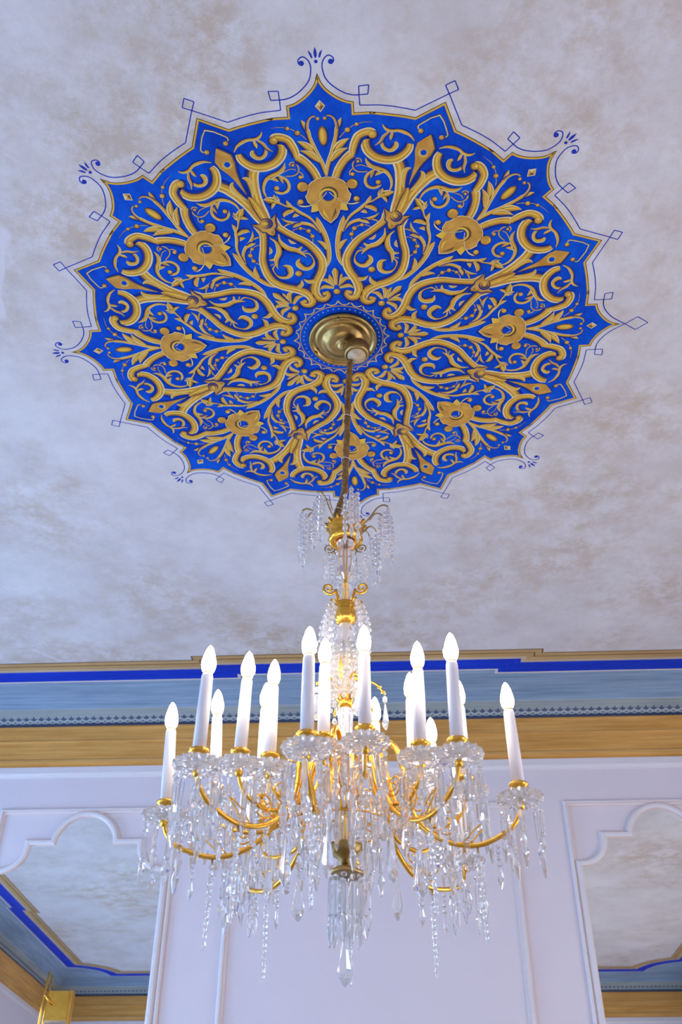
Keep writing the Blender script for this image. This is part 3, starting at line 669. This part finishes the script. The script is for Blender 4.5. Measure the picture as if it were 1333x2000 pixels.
# pieces on the 22.5 degree axis
mb = MB()
tr = [rot2((math.hypot(u, v) * 1e-4, 0), AX) + (w * 1e-4,) for u, v, w in S['trunk'][0]]; tr = catmull(tr, 5)
vstrip(mb, tr, -0.40, 0.40, -0.0040, 'gold'); vstrip(mb, tr, -0.20, -0.06, -0.0041, 'gold_light'); vstrip(mb, tr, 0.12, 0.24, -0.0041, 'gold_dark'); place('strap_trunk', mb.mesh('strap_trunk'))
mb = MB(); b_ = S['boss'][0][0]; bu = rot2((math.hypot(b_[0], b_[1]), 0), AX); bead(mb, (bu[0], bu[1], b_[2] * 1.35), -0.0046); bead(mb, (bu[0], bu[1], b_[2] * 0.8), -0.0050)
place('boss', mb.mesh('boss'))
mb = MB(); cal = XY(S['calyx'][0]); cal = cal + [mir_minor(p) for p in reversed(cal)]; cc = (sum(p[0] for p in cal) / len(cal), sum(p[1] for p in cal) / len(cal))
poly(mb, [(cc[0] + (x - cc[0]) * 1.06 - 0.002, cc[1] + (y - cc[1]) * 1.06) for x, y in cal], -0.0041, 'field_shade'); poly(mb, cal, -0.00424, 'gold_dark'); poly(mb, [(cc[0] + (x - cc[0]) * 0.9, cc[1] + (y - cc[1]) * 0.9) for x, y in cal], -0.00432, 'gold'); place('calyx', mb.mesh('calyx'))
mb = MB(); b_ = S['axisdot'][0][0]; bu = rot2((math.hypot(b_[0], b_[1]), 0), AX); bead(mb, (bu[0], bu[1], b_[2]), -0.0010); place('bead', mb.mesh('bead'))
mb = MB(); el = XY(S['eyeleaf'][0]); onax = lambda p: (math.hypot(*p) * math.cos(AX), math.hypot(*p) * math.sin(AX))
el[0] = onax(el[0]); el[-1] = onax(el[-1]); el = el + [mir_minor(p) for p in reversed(el[1:-1])]; hole = XY(S['eyehole'][0])[0]; ec = rot2((math.hypot(*hole), 0), AX)
shr = lambda k, dx=0.0, dy=0.0: [(ec[0] + (x - ec[0]) * k + dx, ec[1] + (y - ec[1]) * k + dy) for x, y in el]
poly(mb, shr(1.05, -0.003, 0.003), -0.0042, 'field_shade'); poly(mb, el, -0.0043, 'gold_dark'); poly(mb, shr(0.95, 0.0012, -0.0012), -0.00438, 'gold'); 
hw = S['eyehole'][0][0][2] * 0.5e-4; disc(mb, ec, hw * 1.7, -0.0045, 'gold_light'); disc(mb, (ec[0] + 0.001, ec[1] + 0.001), hw * 1.45, -0.00458, 'gold'); disc(mb, ec, hw * 1.15, -0.00466, 'gold_pale'); disc(mb, ec, hw, -0.00474, 'field'); place('eye_leaf', mb.mesh('eye_leaf'))
mb = MB(); bk = S['bracket'][0]; bkp = [(u * 1e-4, v * 1e-4) for u, v, w in bk]; e_ = bkp[-1]; re2 = math.hypot(*e_); bkp[-1] = (re2 * math.cos(AX), re2 * math.sin(AX))
pth = catmull(bkp[:3], 4)[:-1] + bkp[2:]; allp = pth + [mir_minor(p) for p in reversed(pth[:-1])]
polyribbon(mb, allp, 0.0048, -0.0008, 'gold_dark'); polyribbon(mb, allp, 0.0024, -0.0009, 'gold_pale', False, 0.0008)
l = S['bracketdot'][0][0]; bead(mb, l, -0.0009); p2 = mir_minor((l[0], l[1])); bead(mb, (p2[0], p2[1], l[2]), -0.0009); place('corner_bracket', mb.mesh('corner_bracket'))
# rings round the canopy
mb = MB(); N = 72; circ = lambda r: [(r * math.cos(2 * PI * i / N), r * math.sin(2 * PI * i / N)) for i in range(N)]
polyribbon(mb, circ(0.1205), 0.0026, -0.0008, 'gold', True); sc2 = []
for i in range(24):
    a0, a1 = 2 * PI * i / 24, 2 * PI * (i + 1) / 24
    for k in range(6):
        t = k / 6; sc2.append(((0.1250 + 0.0135 * abs(2 * t - 1) ** 2.6) * math.cos(a0 + (a1 - a0) * t), (0.1250 + 0.0135 * abs(2 * t - 1) ** 2.6) * math.sin(a0 + (a1 - a0) * t)))
polyribbon(mb, sc2, 0.0030, -0.0009, 'gold_light', True); mb.build('scalloped_ring', med)
mb = MB(); disc(mb, (0.110, 0), 0.0021, -0.0008, 'dot_blue', 10); dmesh = mb.mesh('dot')
for i in range(44): link('dot', dmesh, med, rot=(0, 0, 2 * PI * i / 44))

# ================================================================== brass canopy, cord and chandelier
can = empty('ceiling_canopy', (MC.x + 0.004, MC.y, CEIL)); tag(can, 'round aged brass canopy dish with hanging lampholder in the centre of the ceiling medallion', 'canopy')
MB().lathe([(0.097, -0.001), (0.100, -0.006), (0.099, -0.012), (0.094, -0.015), (0.089, -0.013), (0.086, -0.008), (0.081, -0.007), (0.078, -0.012), (0.074, -0.014), (0.066, -0.012), (0.058, -0.016), (0.050, -0.024), (0.040, -0.029), (0.030, -0.030), (0.022, -0.026), (0.018, -0.030), (0.014, -0.040), (0.0, -0.042)], 48, 'brass_old').build('dish', can)
hb = MB().lathe([(0.0, -0.055), (0.034, -0.055), (0.037, -0.060), (0.037, -0.086), (0.034, -0.092), (0.029, -0.094), (0.028, -0.091), (0.0, -0.090)], 32, 'brass_old', off=(0.040, -0.016, 0)).build('lampholder_ring', can)
MB().lathe([(0.0265, -0.0905), (0.026, -0.097), (0.012, -0.099), (0.011, -0.104), (0.0, -0.105)], 20, 'porcelain', off=(0.040, -0.016, 0)).build('lampholder', can)
MB().tube([(0.0, 0.0, -0.036), (0.012, -0.004, -0.050), (0.030, -0.012, -0.060)], 0.006, 'brass_old', 10).build('link', can)
for a in (0.6, 2.7, 4.6):
    MB().lathe([(0.0, -0.012), (0.004, -0.012), (0.006, -0.018), (0.004, -0.023), (0.0, -0.025)], 10, 'brass_old', off=(0.089 * math.cos(a), 0.089 * math.sin(a), 0)).build('screw', can)
ch = empty('chandelier', (MC.x + 0.012, MC.y, CEIL)); tag(ch, 'lit crystal and gilded brass chandelier with tall white candle lamps', 'chandelier')
cord_pts = catmull([(0.006, 0.0, -0.034), (0.012, 0.0, -0.086), (0.008, 0.0, -0.20), (0.003, 0.0, -0.40), (-0.002, 0.0, -0.56), (-0.004, 0.0, -0.590), (-0.014, 0.0, -0.625), (-0.024, 0.0, -0.665), (-0.022, 0.0, -0.70)], 5)
cord = MB().tube(cord_pts, 0.0080, 'cord', 10).build('suspension_cord', ch)
def helix(path, rad, turns, r0, ph_):
    n = 120; out = []
    for i in range(n + 1):
        t = i / n * (len(path) - 1); k = min(int(t), len(path) - 2); f = t - k
        p = Vector(path[k]).lerp(Vector(path[k + 1]), f); a = ph_ + turns * 2 * PI * i / n
        out.append((p.x + r0 * math.cos(a), p.y + r0 * math.sin(a), p.z))
    return out
for ph_ in (0, PI):
    MB().tube(helix(cord_pts, 0, 15, 0.0064, ph_), 0.0036, 'cord', 6).build('braid', cord)
for z_ in (-0.315, -0.488, -0.64):
    k = min(range(len(cord_pts)), key=lambda i: abs(cord_pts[i][2] - z_)); p = cord_pts[k]
    MB().tube([(p[0] + 0.0118 * math.cos(a), p[1] + 0.0118 * math.sin(a), p[2] + 0.002 * math.sin(2 * a)) for a in [2 * PI * i / 16 for i in range(17)]], 0.0009, 'border_white', 5).build('cord_tie', cord)

# ---- shared crystal meshes
def piece(mb, prof, n=6, sy=1.0, a0=0.0, mat='crystal', off=(0, 0, 0)): mb.lathe(prof, n, mat, False, None, sy, off, a0)
def beadp(mb, z, r, n=8, sy=1.0, off=(0, 0, 0)):
    piece(mb, [(0.0, z), (r * 0.62, z - r * 0.22), (r, z - r * 0.72), (r, z - r * 1.28), (r * 0.62, z - r * 1.78), (0.0, z - 2 * r)], n, sy, 0.2, 'crystal', off)
def m_prism(bar, spear, r):
    mb = MB(); beadp(mb, 0, 0.0062, 8, 0.6)
    z = -0.0135
    if bar:
        piece(mb, [(0.0, z), (r * 0.75, z - 0.002), (r, z - 0.006), (r, z - bar + 0.005), (r * 0.7, z - bar), (0.0, z - bar - 0.001)], 6); z -= bar + 0.002
    R = r * 1.55
    piece(mb, [(0.0, z), (R * 0.45, z - 0.002), (R, z - spear * 0.3), (R * 0.92, z - spear * 0.42), (R * 0.3, z - spear * 0.93), (0.0, z - spear)], 6, 0.8)
    return mb.mesh('crystal_prism')
PR_LONG = m_prism(0.066, 0.048, 0.0052); PR_MID = m_prism(0.044, 0.044, 0.0050); PR_SHORT = m_prism(0.0, 0.046, 0.0050)
def m_drop(L, r, sy=0.6):
    mb = MB(); beadp(mb, 0, 0.008, 8, 0.7); z = -0.018
    piece(mb, [(0.0, z), (r * 0.2, z - 0.002), (r * 0.40, z - L * 0.22), (r * 0.72, z - L * 0.48), (r, z - L * 0.72), (r * 0.78, z - L * 0.86), (r * 0.25, z - L * 0.98), (0.0, z - L)], 6, sy)
    return mb.mesh('teardrop')
DROP = m_drop(0.096, 0.0150, 0.7); DROP_S = m_drop(0.062, 0.0125)
def m_icicle(L):
    mb = MB(); beadp(mb, -0.004, 0.0055, 8); n = 46
    pts = [(0.0006 * math.sin(i), 0, -0.016 - L * i / n) for i in range(n + 1)]
    rad = [0.0034 + 0.0030 * (1 - i / n) if i > 2 else 0.002 + 0.0015 * i for i in range(n + 1)]; rad[-1] = 0.001; rad[-2] = 0.0028
    mb.tube(pts, rad, 'crystal', 4, False, True, 0.42)
    mb.tube([(0, 0, 0.006), (0, 0, -0.006)], 0.0022, 'brass_dull', 6)
    return mb.mesh('twisted_icicle')
ICICLE = m_icicle(0.150)
def m_strand(n, r0, r1, drop=True, dx=0.0, arc=0.0):
    mb = MB(); z = 0.0
    for i in range(n):
        t = i / max(n - 1, 1); r = r0 + (r1 - r0) * t
        beadp(mb, z, r, 8, 0.75, (dx * t + arc * math.sin(PI * t), 0, 0)); z -= 2 * r + 0.0012
    if drop:
        piece(mb, [(0.0, z), (0.003, z - 0.003), (0.0062, z - 0.018), (0.005, z - 0.026), (0.0, z - 0.040)], 6, 0.8, 0, 'crystal', (dx, 0, 0))
    return mb.mesh('bead_strand')
ST_CROWN = m_strand(7, 0.0062, 0.0088, True); ST_CROWN2 = m_strand(5, 0.0062, 0.0082, False); ST_MID = m_strand(8, 0.0070, 0.0088, False, 0.010, 0.008); ST_TENT = m_strand(10, 0.0055, 0.0062, False, 0.020, 0.010); ST_SMALL = m_strand(4, 0.0044, 0.0056, True)

def pol(r, a, z): return (r * math.cos(a), r * math.sin(a), z)
rad_ = math.radians
# ---- column from top to bottom
cr = MB()
cr.lathe([(0.020, -0.700), (0.036, -0.694), (0.045, -0.690), (0.047, -0.696), (0.041, -0.708), (0.038, -0.722), (0.043, -0.734), (0.040, -0.742), (0.030, -0.744), (0.022, -0.738), (0.020, -0.700)], 32, 'brass', True, lambda a, k: 1 + (0.05 * math.cos(12 * a) if k in (2, 3, 4) else 0))
crown = cr.build('crown_ring', ch)
for i in range(12):
    a = 2 * PI * i / 12 + 0.13
    b = MB(); b.lathe([(0.0, 0.007), (0.004, 0.005), (0.0070, -0.002), (0.005, -0.008), (0.0, -0.010)], 8, 'brass', True, None, 0.45)
    b.build('crown_leaf', crown, pol(0.047, a, -0.690), (0.0, 0.8, a))
for a in [rad_(d) for d in (-172, -126, -80, -12, 46, 112)]:
    w = MB().tube([pol(r, a, z) for r, z in catmull([(0.030, -0.700), (0.050, -0.690), (0.066, -0.672), (0.082, -0.650), (0.098, -0.644), (0.109, -0.652)], 4)], 0.0022, 'wire', 6).build('crown_wire', ch)
    MB().tube([pol(r, a + 0.10, z) for r, z in catmull([(0.060, -0.680), (0.074, -0.662), (0.088, -0.664), (0.094, -0.676)], 4)], 0.0018, 'wire', 6).build('hook', w)
    for k, (dr, da, dz, me) in enumerate(((0.0, 0.0, 0.0, ST_CROWN), (-0.010, 0.10, -0.012, ST_CROWN2), (0.004, 0.13, -0.016, ST_CROWN), (-0.006, -0.14, -0.016, ST_CROWN), (-0.022, 0.0, -0.020, ST_CROWN2))):
        link('bead_strand', me, w, pol(0.109 + dr, a + da, -0.656 + dz), (0, 0, random.uniform(0, 6)))
def spiral(mb, r0, z0, R0, turns, rad, mat, a, up=1, start=0.0, out=1):
    pts = []
    n = 28
    for i in range(n + 1):
        t = i / n; q = start + turns * 2 * PI * t; rr = R0 * (1 - 0.82 * t)
        pts.append(pol(r0 + out * rr * math.cos(q), a, z0 + up * rr * math.sin(q)))
    mb.tube(pts, [rad * (1 - 0.3 * i / n) for i in range(n + 1)], mat, 6); return pts[0]
for a in [rad_(d) for d in (-8, -172, 60, 120)]:
    b = MB(); p0 = spiral(b, 0.040, -0.764, 0.014, 1.6, 0.0018, 'wire', a, 1, PI, 1)
    b.tube([pol(0.024, a, -0.783), pol(0.027, a, -0.772), p0], 0.0018, 'wire', 6); sp = b.build('scroll_bracket', ch)
    b = MB(); b.lathe([(0, 0.004), (0.004, 0.0), (0, -0.004)], 8, 'brass'); b.build('stud', sp, pol(0.040, a, -0.764))
    for da in (-0.25, 0.0, 0.25): link('bead_strand', ST_SMALL, sp, pol(0.048, a + da, -0.782), (0, 0, random.uniform(0, 6)))
flute = lambda n, d: (lambda a, k: 1 + d * math.cos(n * a))
def column(name, prof, mat, n=24, mod=None, smooth=False): return MB().lathe(prof, n, mat, smooth, mod).build(name, ch)
column('stem', [(0.0, -0.700), (0.0045, -0.700), (0.0045, -0.975), (0.0, -0.975)], 'brass', 10, None, True)
column('inner_rod', [(0.0, -0.975), (0.0045, -0.975), (0.0045, -1.300), (0.0, -1.300)], 'sleeve', 10, None, True)
column('lower_stem', [(0.0, -1.300), (0.0045, -1.300), (0.0045, -1.52), (0.0, -1.52)], 'brass', 10, None, True)
column('glass_cup', [(0.0046, -0.742), (0.022, -0.744), (0.020, -0.756), (0.0046, -0.764)], 'crystal', 16)
column('glass_vase', [(0.0046, -0.766), (0.014, -0.770), (0.024, -0.782), (0.026, -0.800), (0.024, -0.825), (0.018, -0.842), (0.010, -0.850), (0.0046, -0.852)], 'crystal', 24, flute(12, 0.05))
column('glass_baluster', [(0.0046, -0.862), (0.012, -0.868), (0.0165, -0.880), (0.014, -0.900), (0.010, -0.918), (0.0046, -0.922)], 'crystal', 16)
pl = column('collar', [(0.005, -0.921), (0.024, -0.923), (0.028, -0.929), (0.025, -0.936), (0.023, -0.950), (0.026, -0.960), (0.023, -0.970), (0.014, -0.974), (0.005, -0.974)], 'brass', 28, None, True)
for a in [rad_(d) for d in (-14, -166, 72, 118)]:
    b = MB(); p0 = spiral(b, 0.040, -0.884, 0.017, 1.5, 0.0034, 'brass', a, 1, PI, 1)
    b.tube([pol(r, a, z) for r, z in catmull([(0.018, -0.930), (0.0185, -0.912), (0.020, -0.898), (0.023, -0.884)], 3)], 0.0032, 'brass', 6)
    b.build('collar_scroll', pl)
for i in range(9):
    a = rad_(-48 + 264 * i / 8)
    hk = MB().tube([pol(r, a, z) for r, z in catmull([(0.022, -0.932), (0.030, -0.922), (0.038, -0.922), (0.042, -0.930)], 3)], 0.0018, 'brass', 6).build('hook', pl)
    link('bead_strand', ST_MID, pl, pol(0.041, a, -0.931), (0, 0, a)); link('bead_strand', ST_MID, pl, pol(0.034, a + 0.2, -0.940), (0, 0, a + 0.2))
column('glass_ball', [(0.0046, -0.976), (0.014, -0.980), (0.0215, -0.992), (0.0225, -1.004), (0.016, -1.018), (0.0046, -1.022)], 'crystal', 16)
column('glass_bell', [(0.0046, -1.024), (0.016, -1.028), (0.026, -1.044), (0.030, -1.058), (0.020, -1.064), (0.0046, -1.064)], 'crystal', 20, flute(10, 0.05))
cp = column('middle_collar', [(0.005, -1.064), (0.018, -1.066), (0.022, -1.074), (0.015, -1.084), (0.005, -1.086)], 'brass', 24, None, True)
for i in range(14):
    a = 2 * PI * i / 14 + 0.2; link('bead_strand', ST_TENT, cp, pol(0.024, a, -1.060), (0, 0, a)); link('bead_strand', ST_MID, cp, pol(0.028, a + 0.22, -1.040), (0, 0, a + 0.22))
column('glass_bulb', [(0.0046, -1.088), (0.016, -1.092), (0.027, -1.108), (0.030, -1.124), (0.022, -1.146), (0.012, -1.156), (0.0046, -1.158)], 'crystal', 20, flute(10, 0.04))
cp2 = column('capital', [(0.005, -1.158), (0.014, -1.160), (0.012, -1.172), (0.018, -1.180), (0.013, -1.190), (0.005, -1.190)], 'brass', 20, None, True)
for i in range(6):
    a = 2 * PI * i / 6 - 0.20
    b = MB(); b.tube([pol(r, a, z) for r, z in catmull([(0.012, -1.176), (0.026, -1.152), (0.048, -1.134), (0.068, -1.140), (0.082, -1.158), (0.088, -1.168)], 4)], 0.0026, 'brass', 8)
    hk = b.build('upper_hook', ch)
    for r, z in ((0.076, -1.149), (0.084, -1.162)):
        b = MB(); b.lathe([(0, 0.004), (0.005, 0.001), (0.005, -0.001), (0, -0.004)], 10, 'brass'); b.build('stud', hk, pol(r, a, z))
    link('teardrop', DROP_S, hk, pol(0.088, a, -1.172), (0, 0, random.uniform(0, 6)))
for i in range(6):
    a = 2 * PI * i / 6 + 0.34
    b = MB(); b.add([pol(0.030, a, -1.155), pol(0.046, a - 0.12, -1.125), pol(0.050, a, -1.085), pol(0.046, a + 0.12, -1.125), pol(0.040, a, -1.122)], [(0, 1, 4), (1, 2, 4), (2, 3, 4), (3, 0, 4), (0, 3, 2, 1)], 'brass'); b.build('leaf_finial', ch)
column('glass_pillar', [(0.0046, -1.191), (0.013, -1.193), (0.017, -1.200), (0.015, -1.23), (0.014, -1.265), (0.016, -1.290), (0.012, -1.298), (0.0046, -1.299)], 'crystal', 20, flute(10, 0.05))
hub = column('arm_hub', [(0.005, -1.292), (0.030, -1.296), (0.036, -1.304), (0.030, -1.314), (0.020, -1.322), (0.018, -1.345), (0.024, -1.356), (0.018, -1.372), (0.014, -1.384), (0.017, -1.400), (0.014, -1.418), (0.005, -1.420)], 'brass', 28, None, True)
column('lower_glass_vase', [(0.0046, -1.421), (0.016, -1.425), (0.024, -1.440), (0.022, -1.470), (0.015, -1.492), (0.0046, -1.496)], 'crystal', 20, flute(10, 0.05))
d1 = column('lower_dish', [(0.005, -1.497), (0.033, -1.490), (0.038, -1.494), (0.027, -1.510), (0.010, -1.521), (0.008, -1.530), (0.005, -1.530)], 'brass_old', 28, None, True)
d2 = column('bottom_dish', [(0.005, -1.530), (0.012, -1.532), (0.032, -1.542), (0.036, -1.549), (0.030, -1.552), (0.012, -1.546), (0.005, -1.548)], 'brass_dull', 28, None, True)
for i in range(11):
    a = 2 * PI * i / 11 + 0.1; link('crystal_prism', PR_LONG, d2, pol(0.030, a, -1.550 - 0.004 * (i % 2)), (0, 0, random.uniform(0, 6)))
for i in range(5):
    a = 2 * PI * i / 5 + 0.5; link('crystal_prism', PR_MID, d2, pol(0.015, a, -1.556), (0, 0, random.uniform(0, 6)))
b = MB(); b.tube([(0, 0, -1.545), (0, 0, -1.662)], 0.0014, 'wire', 6); rodb = b.build('bottom_rod', ch)
b = MB(); piece(b, [(0.0, -1.655), (0.004, -1.657), (0.0055, -1.672), (0.0095, -1.70), (0.0145, -1.722), (0.0135, -1.732), (0.006, -1.746), (0.0, -1.752)], 8, 0.8); b.build('bottom_drop', rodb)
# curtains of prisms around the hub
for i in range(14):
    a = 2 * PI * i / 14; link('crystal_prism', PR_LONG, hub, pol(0.062, a, -1.395 - 0.012 * (i % 2)), (0, 0, random.uniform(0, 6)))
for i in range(12):
    a = 2 * PI * i / 12 + 0.2; link('crystal_prism', PR_MID, hub, pol(0.092, a, -1.455 - 0.015 * (i % 2)), (0, 0, random.uniform(0, 6)))
b = MB(); b.tube([pol(0.062, 2 * PI * i / 28, -1.394) for i in range(29)], 0.0016, 'brass', 6); b.build('prism_ring', hub)
b = MB(); b.tube([pol(0.092, 2 * PI * i / 32, -1.454) for i in range(33)], 0.0016, 'brass', 6)
for i in range(4): b.tube([pol(0.018, 2 * PI * i / 4 + 0.3, -1.44), pol(0.06, 2 * PI * i / 4 + 0.3, -1.462), pol(0.092, 2 * PI * i / 4 + 0.3, -1.454)], 0.0014, 'brass', 5)
b.build('prism_ring', hub)

# ---- candle arms: (ring, azimuth, radius, height of the candle foot, sideways lean)
mb = MB()
scal = lambda a, k: 1 + (0.085 * math.cos(18 * a) if k in (2, 3, 4, 5, 6, 7, 8) else 0.0)
mb.lathe([(0.006, 0.004), (0.018, 0.002), (0.030, 0.003), (0.038, 0.007), (0.0425, 0.006), (0.0435, 0.000), (0.041, -0.006), (0.033, -0.0105), (0.026, -0.0075), (0.018, -0.0105), (0.006, -0.011)], 72, 'bobeche', False, scal, closed=True)
BOB = mb.mesh('bobeche')

CUP = MB().lathe([(0.0, 0.004), (0.0130, 0.004), (0.0185, 0.004), (0.0200, 0.001), (0.0180, -0.003), (0.0115, -0.007), (0.0090, -0.013), (0.0, -0.013)], 24, 'brass').mesh('candle_cup')
SLV = MB().lathe([(0.0, 0.163), (0.0098, 0.163), (0.0112, 0.158), (0.0122, 0.10), (0.0128, 0.004), (0.0, 0.004)], 20, 'sleeve').mesh('candle_sleeve')
BLB = MB().lathe([(0.0, 0.2255), (0.0040, 0.2225), (0.0080, 0.214), (0.0115, 0.203), (0.0138, 0.192), (0.0140, 0.185), (0.0125, 0.178), (0.0092, 0.172), (0.0, 0.170)], 24, 'bulb').mesh('glowing_core')
SHL = MB().lathe([(0.0, 0.231), (0.0040, 0.2285), (0.0086, 0.220), (0.0126, 0.208), (0.0155, 0.194), (0.0160, 0.186), (0.0150, 0.178), (0.0120, 0.170), (0.0092, 0.166), (0.0085, 0.1632), (0.0, 0.1631)], 24, 'bulb_glass').mesh('bulb')
CAP = MB().lathe([(0.0, 0.167), (0.0097, 0.167), (0.0097, 0.1615), (0.0, 0.1615)], 16, 'brass_dull').mesh('bulb_collar')
ARMS = [(1, -178, 0.366, -1.404, -0.05), (1, -136, 0.362, -1.404, 0.02), (1, -100, 0.318, -1.404, 0.01), (1, -52, 0.350, -1.404, 0.01), (1, -12, 0.352, -1.404, -0.02), (1, 48, 0.380, -1.404, 0), (1, 90, 0.36, -1.404, 0), (1, 132, 0.370, -1.404, 0),
        (2, 178, 0.273, -1.362, -0.05), (2, -142, 0.252, -1.362, 0.03), (2, -79, 0.250, -1.362, 0.02), (2, -49, 0.232, -1.362, 0.03), (2, -3, 0.246, -1.362, 0.0), (2, 41, 0.252, -1.362, 0), (2, 88, 0.25, -1.362, 0), (2, 134, 0.280, -1.362, 0),
        (3, -164, 0.160, -1.320, 0), (3, -106, 0.136, -1.320, 0), (3, 10, 0.145, -1.320, 0), (3, 66, 0.152, -1.320, 0), (3, 162, 0.192, -1.320, 0)]
for ring, az, R, zb, lean in ARMS:
    a = rad_(az); end = zb - 0.040
    if ring == 1: pr = [(0.030, -1.304), (0.050, -1.284), (0.082, -1.276), (0.108, -1.296), (0.122, -1.345), (0.128, -1.400), (0.150, -1.458), (0.200, -1.500), (0.262, -1.514), (R * 0.9, -1.495), (R * 0.975, -1.470), (R, end)]
    elif ring == 2: pr = [(0.028, -1.308), (0.055, -1.300), (0.078, -1.318), (0.090, -1.360), (0.102, -1.405), (0.135, -1.446), (0.185, -1.460), (R * 0.88, -1.450), (R * 0.97, -1.428), (R, end)]
    else: pr = [(0.020, -1.330), (0.038, -1.330), (0.052, -1.352), (0.066, -1.388), (0.095, -1.412), (R * 0.85, -1.402), (R * 0.97, -1.382), (R, end)]
    sm = catmull(pr, 5)
    mb = MB(); n = len(sm); mb.tube([(r, 0, z) for r, z in sm], [(0.0064 if ring == 1 else 0.0056) - 0.0018 * (i / n) for i in range(n)], 'brass', 8)
    # leaf collars along the arm
    for k in ((0.45, 0.7) if ring == 1 else (0.6,)):
        i = int(k * n); r, z = sm[i]; mb.lathe([(0, 0.006), (0.0072, 0.0), (0, -0.006)], 10, 'brass', True, None, 1.0, (r, 0, z))
    arm = mb.build('candle_arm', ch, None, (0, 0, a))
    mb = MB()
    if ring == 1:
        c = (0.205, -1.462)
        pts = [(c[0] + 0.026 * (1 - 0.85 * i / 30) * math.cos(-PI / 2 + 1.7 * 2 * PI * i / 30), 0, c[1] + 0.026 * (1 - 0.85 * i / 30) * math.sin(-PI / 2 + 1.7 * 2 * PI * i / 30)) for i in range(31)]
        mb.tube([(0.150, 0, -1.470)] + pts, 0.0017, 'brass', 6)
        mb.tube([(r, 0, z) for r, z in catmull([(0.235, -1.508), (0.262, -1.480), (0.285, -1.470), (0.268, -1.490), (0.250, -1.508)], 4)], 0.0016, 'brass', 6)
    elif ring == 2:
        c = (0.150, -1.415)
        pts = [(c[0] + 0.022 * (1 - 0.85 * i / 30) * math.cos(-PI / 2 + 1.6 * 2 * PI * i / 30), 0, c[1] + 0.022 * (1 - 0.85 * i / 30) * math.sin(-PI / 2 + 1.6 * 2 * PI * i / 30)) for i in range(31)]
        mb.tube([(0.108, 0, -1.415)] + pts, 0.0017, 'brass', 6)
    if ring < 3: mb.build('arm_scroll', arm)
    base = Vector((R, 0, zb)); la = lean
    link('candle_cup', CUP, arm, base)
    for nm, me in (('candle_sleeve', SLV), ('bulb', SHL), ('glowing_core', BLB), ('bulb_collar', CAP)): link(nm, me, arm, base, (-la * math.sin(a) * 0, la * math.cos(a), 0) if False else (0, la * math.cos(a), 0))
    MB().lathe([(0.0, -0.0131), (0.0085, -0.0135), (0.0105, -0.018), (0.0085, -0.0225), (0.0, -0.023)], 12, 'crystal', False, None, 1.0, tuple(base)).build('glass_neck', arm)
    link('bobeche', BOB, arm, base + Vector((0, 0, -0.026)), (0, 0, random.uniform(0, 6)))
    MB().lathe([(0.0, -0.034), (0.006, -0.034), (0.0085, -0.040), (0.006, -0.048), (0.0, -0.050)], 14, 'brass', off=tuple(base)).build('socket', arm)
    npr = {1: 8, 2: 8, 3: 7}[ring]; me_l = {1: (PR_LONG, PR_MID), 2: (PR_MID, PR_LONG), 3: (PR_MID, PR_SHORT)}[ring]
    o0 = random.uniform(0, 6)
    for i in range(npr):
        q = o0 + 2 * PI * i / npr
        link('crystal_prism', me_l[i % 2], arm, base + Vector((0.0375 * math.cos(q), 0.0375 * math.sin(q), -0.046)), (random.uniform(-0.05, 0.05), random.uniform(-0.05, 0.05), random.uniform(0, 6)))
    if ring == 1:
        link('twisted_icicle', ICICLE, arm, (0.262, 0, -1.524), (random.uniform(-.03, .03), random.uniform(-.03, .03), random.uniform(0, 6)))
        link('teardrop', DROP, arm, (0.150, 0, -1.490), (0, 0, random.uniform(0, 6)))
        link('bead_strand', ST_SMALL, arm, (0.225, 0, -1.518), (0, 0, random.uniform(0, 6))); link('bead_strand', ST_SMALL, arm, (0.30, 0, -1.516), (0, 0, random.uniform(0, 6)))
        link('bead_strand', ST_SMALL, arm, (0.130, 0, -1.425), (0, 0, random.uniform(0, 6)))
    elif ring == 2:
        link('bead_strand', ST_CROWN2, arm, (0.185, 0, -1.466), (0, 0, random.uniform(0, 6))); link('teardrop', DROP_S, arm, (0.118, 0, -1.437), (0, 0, random.uniform(0, 6)))
    else:
        link('bead_strand', ST_SMALL, arm, (0.095, 0, -1.418), (0, 0, random.uniform(0, 6)))
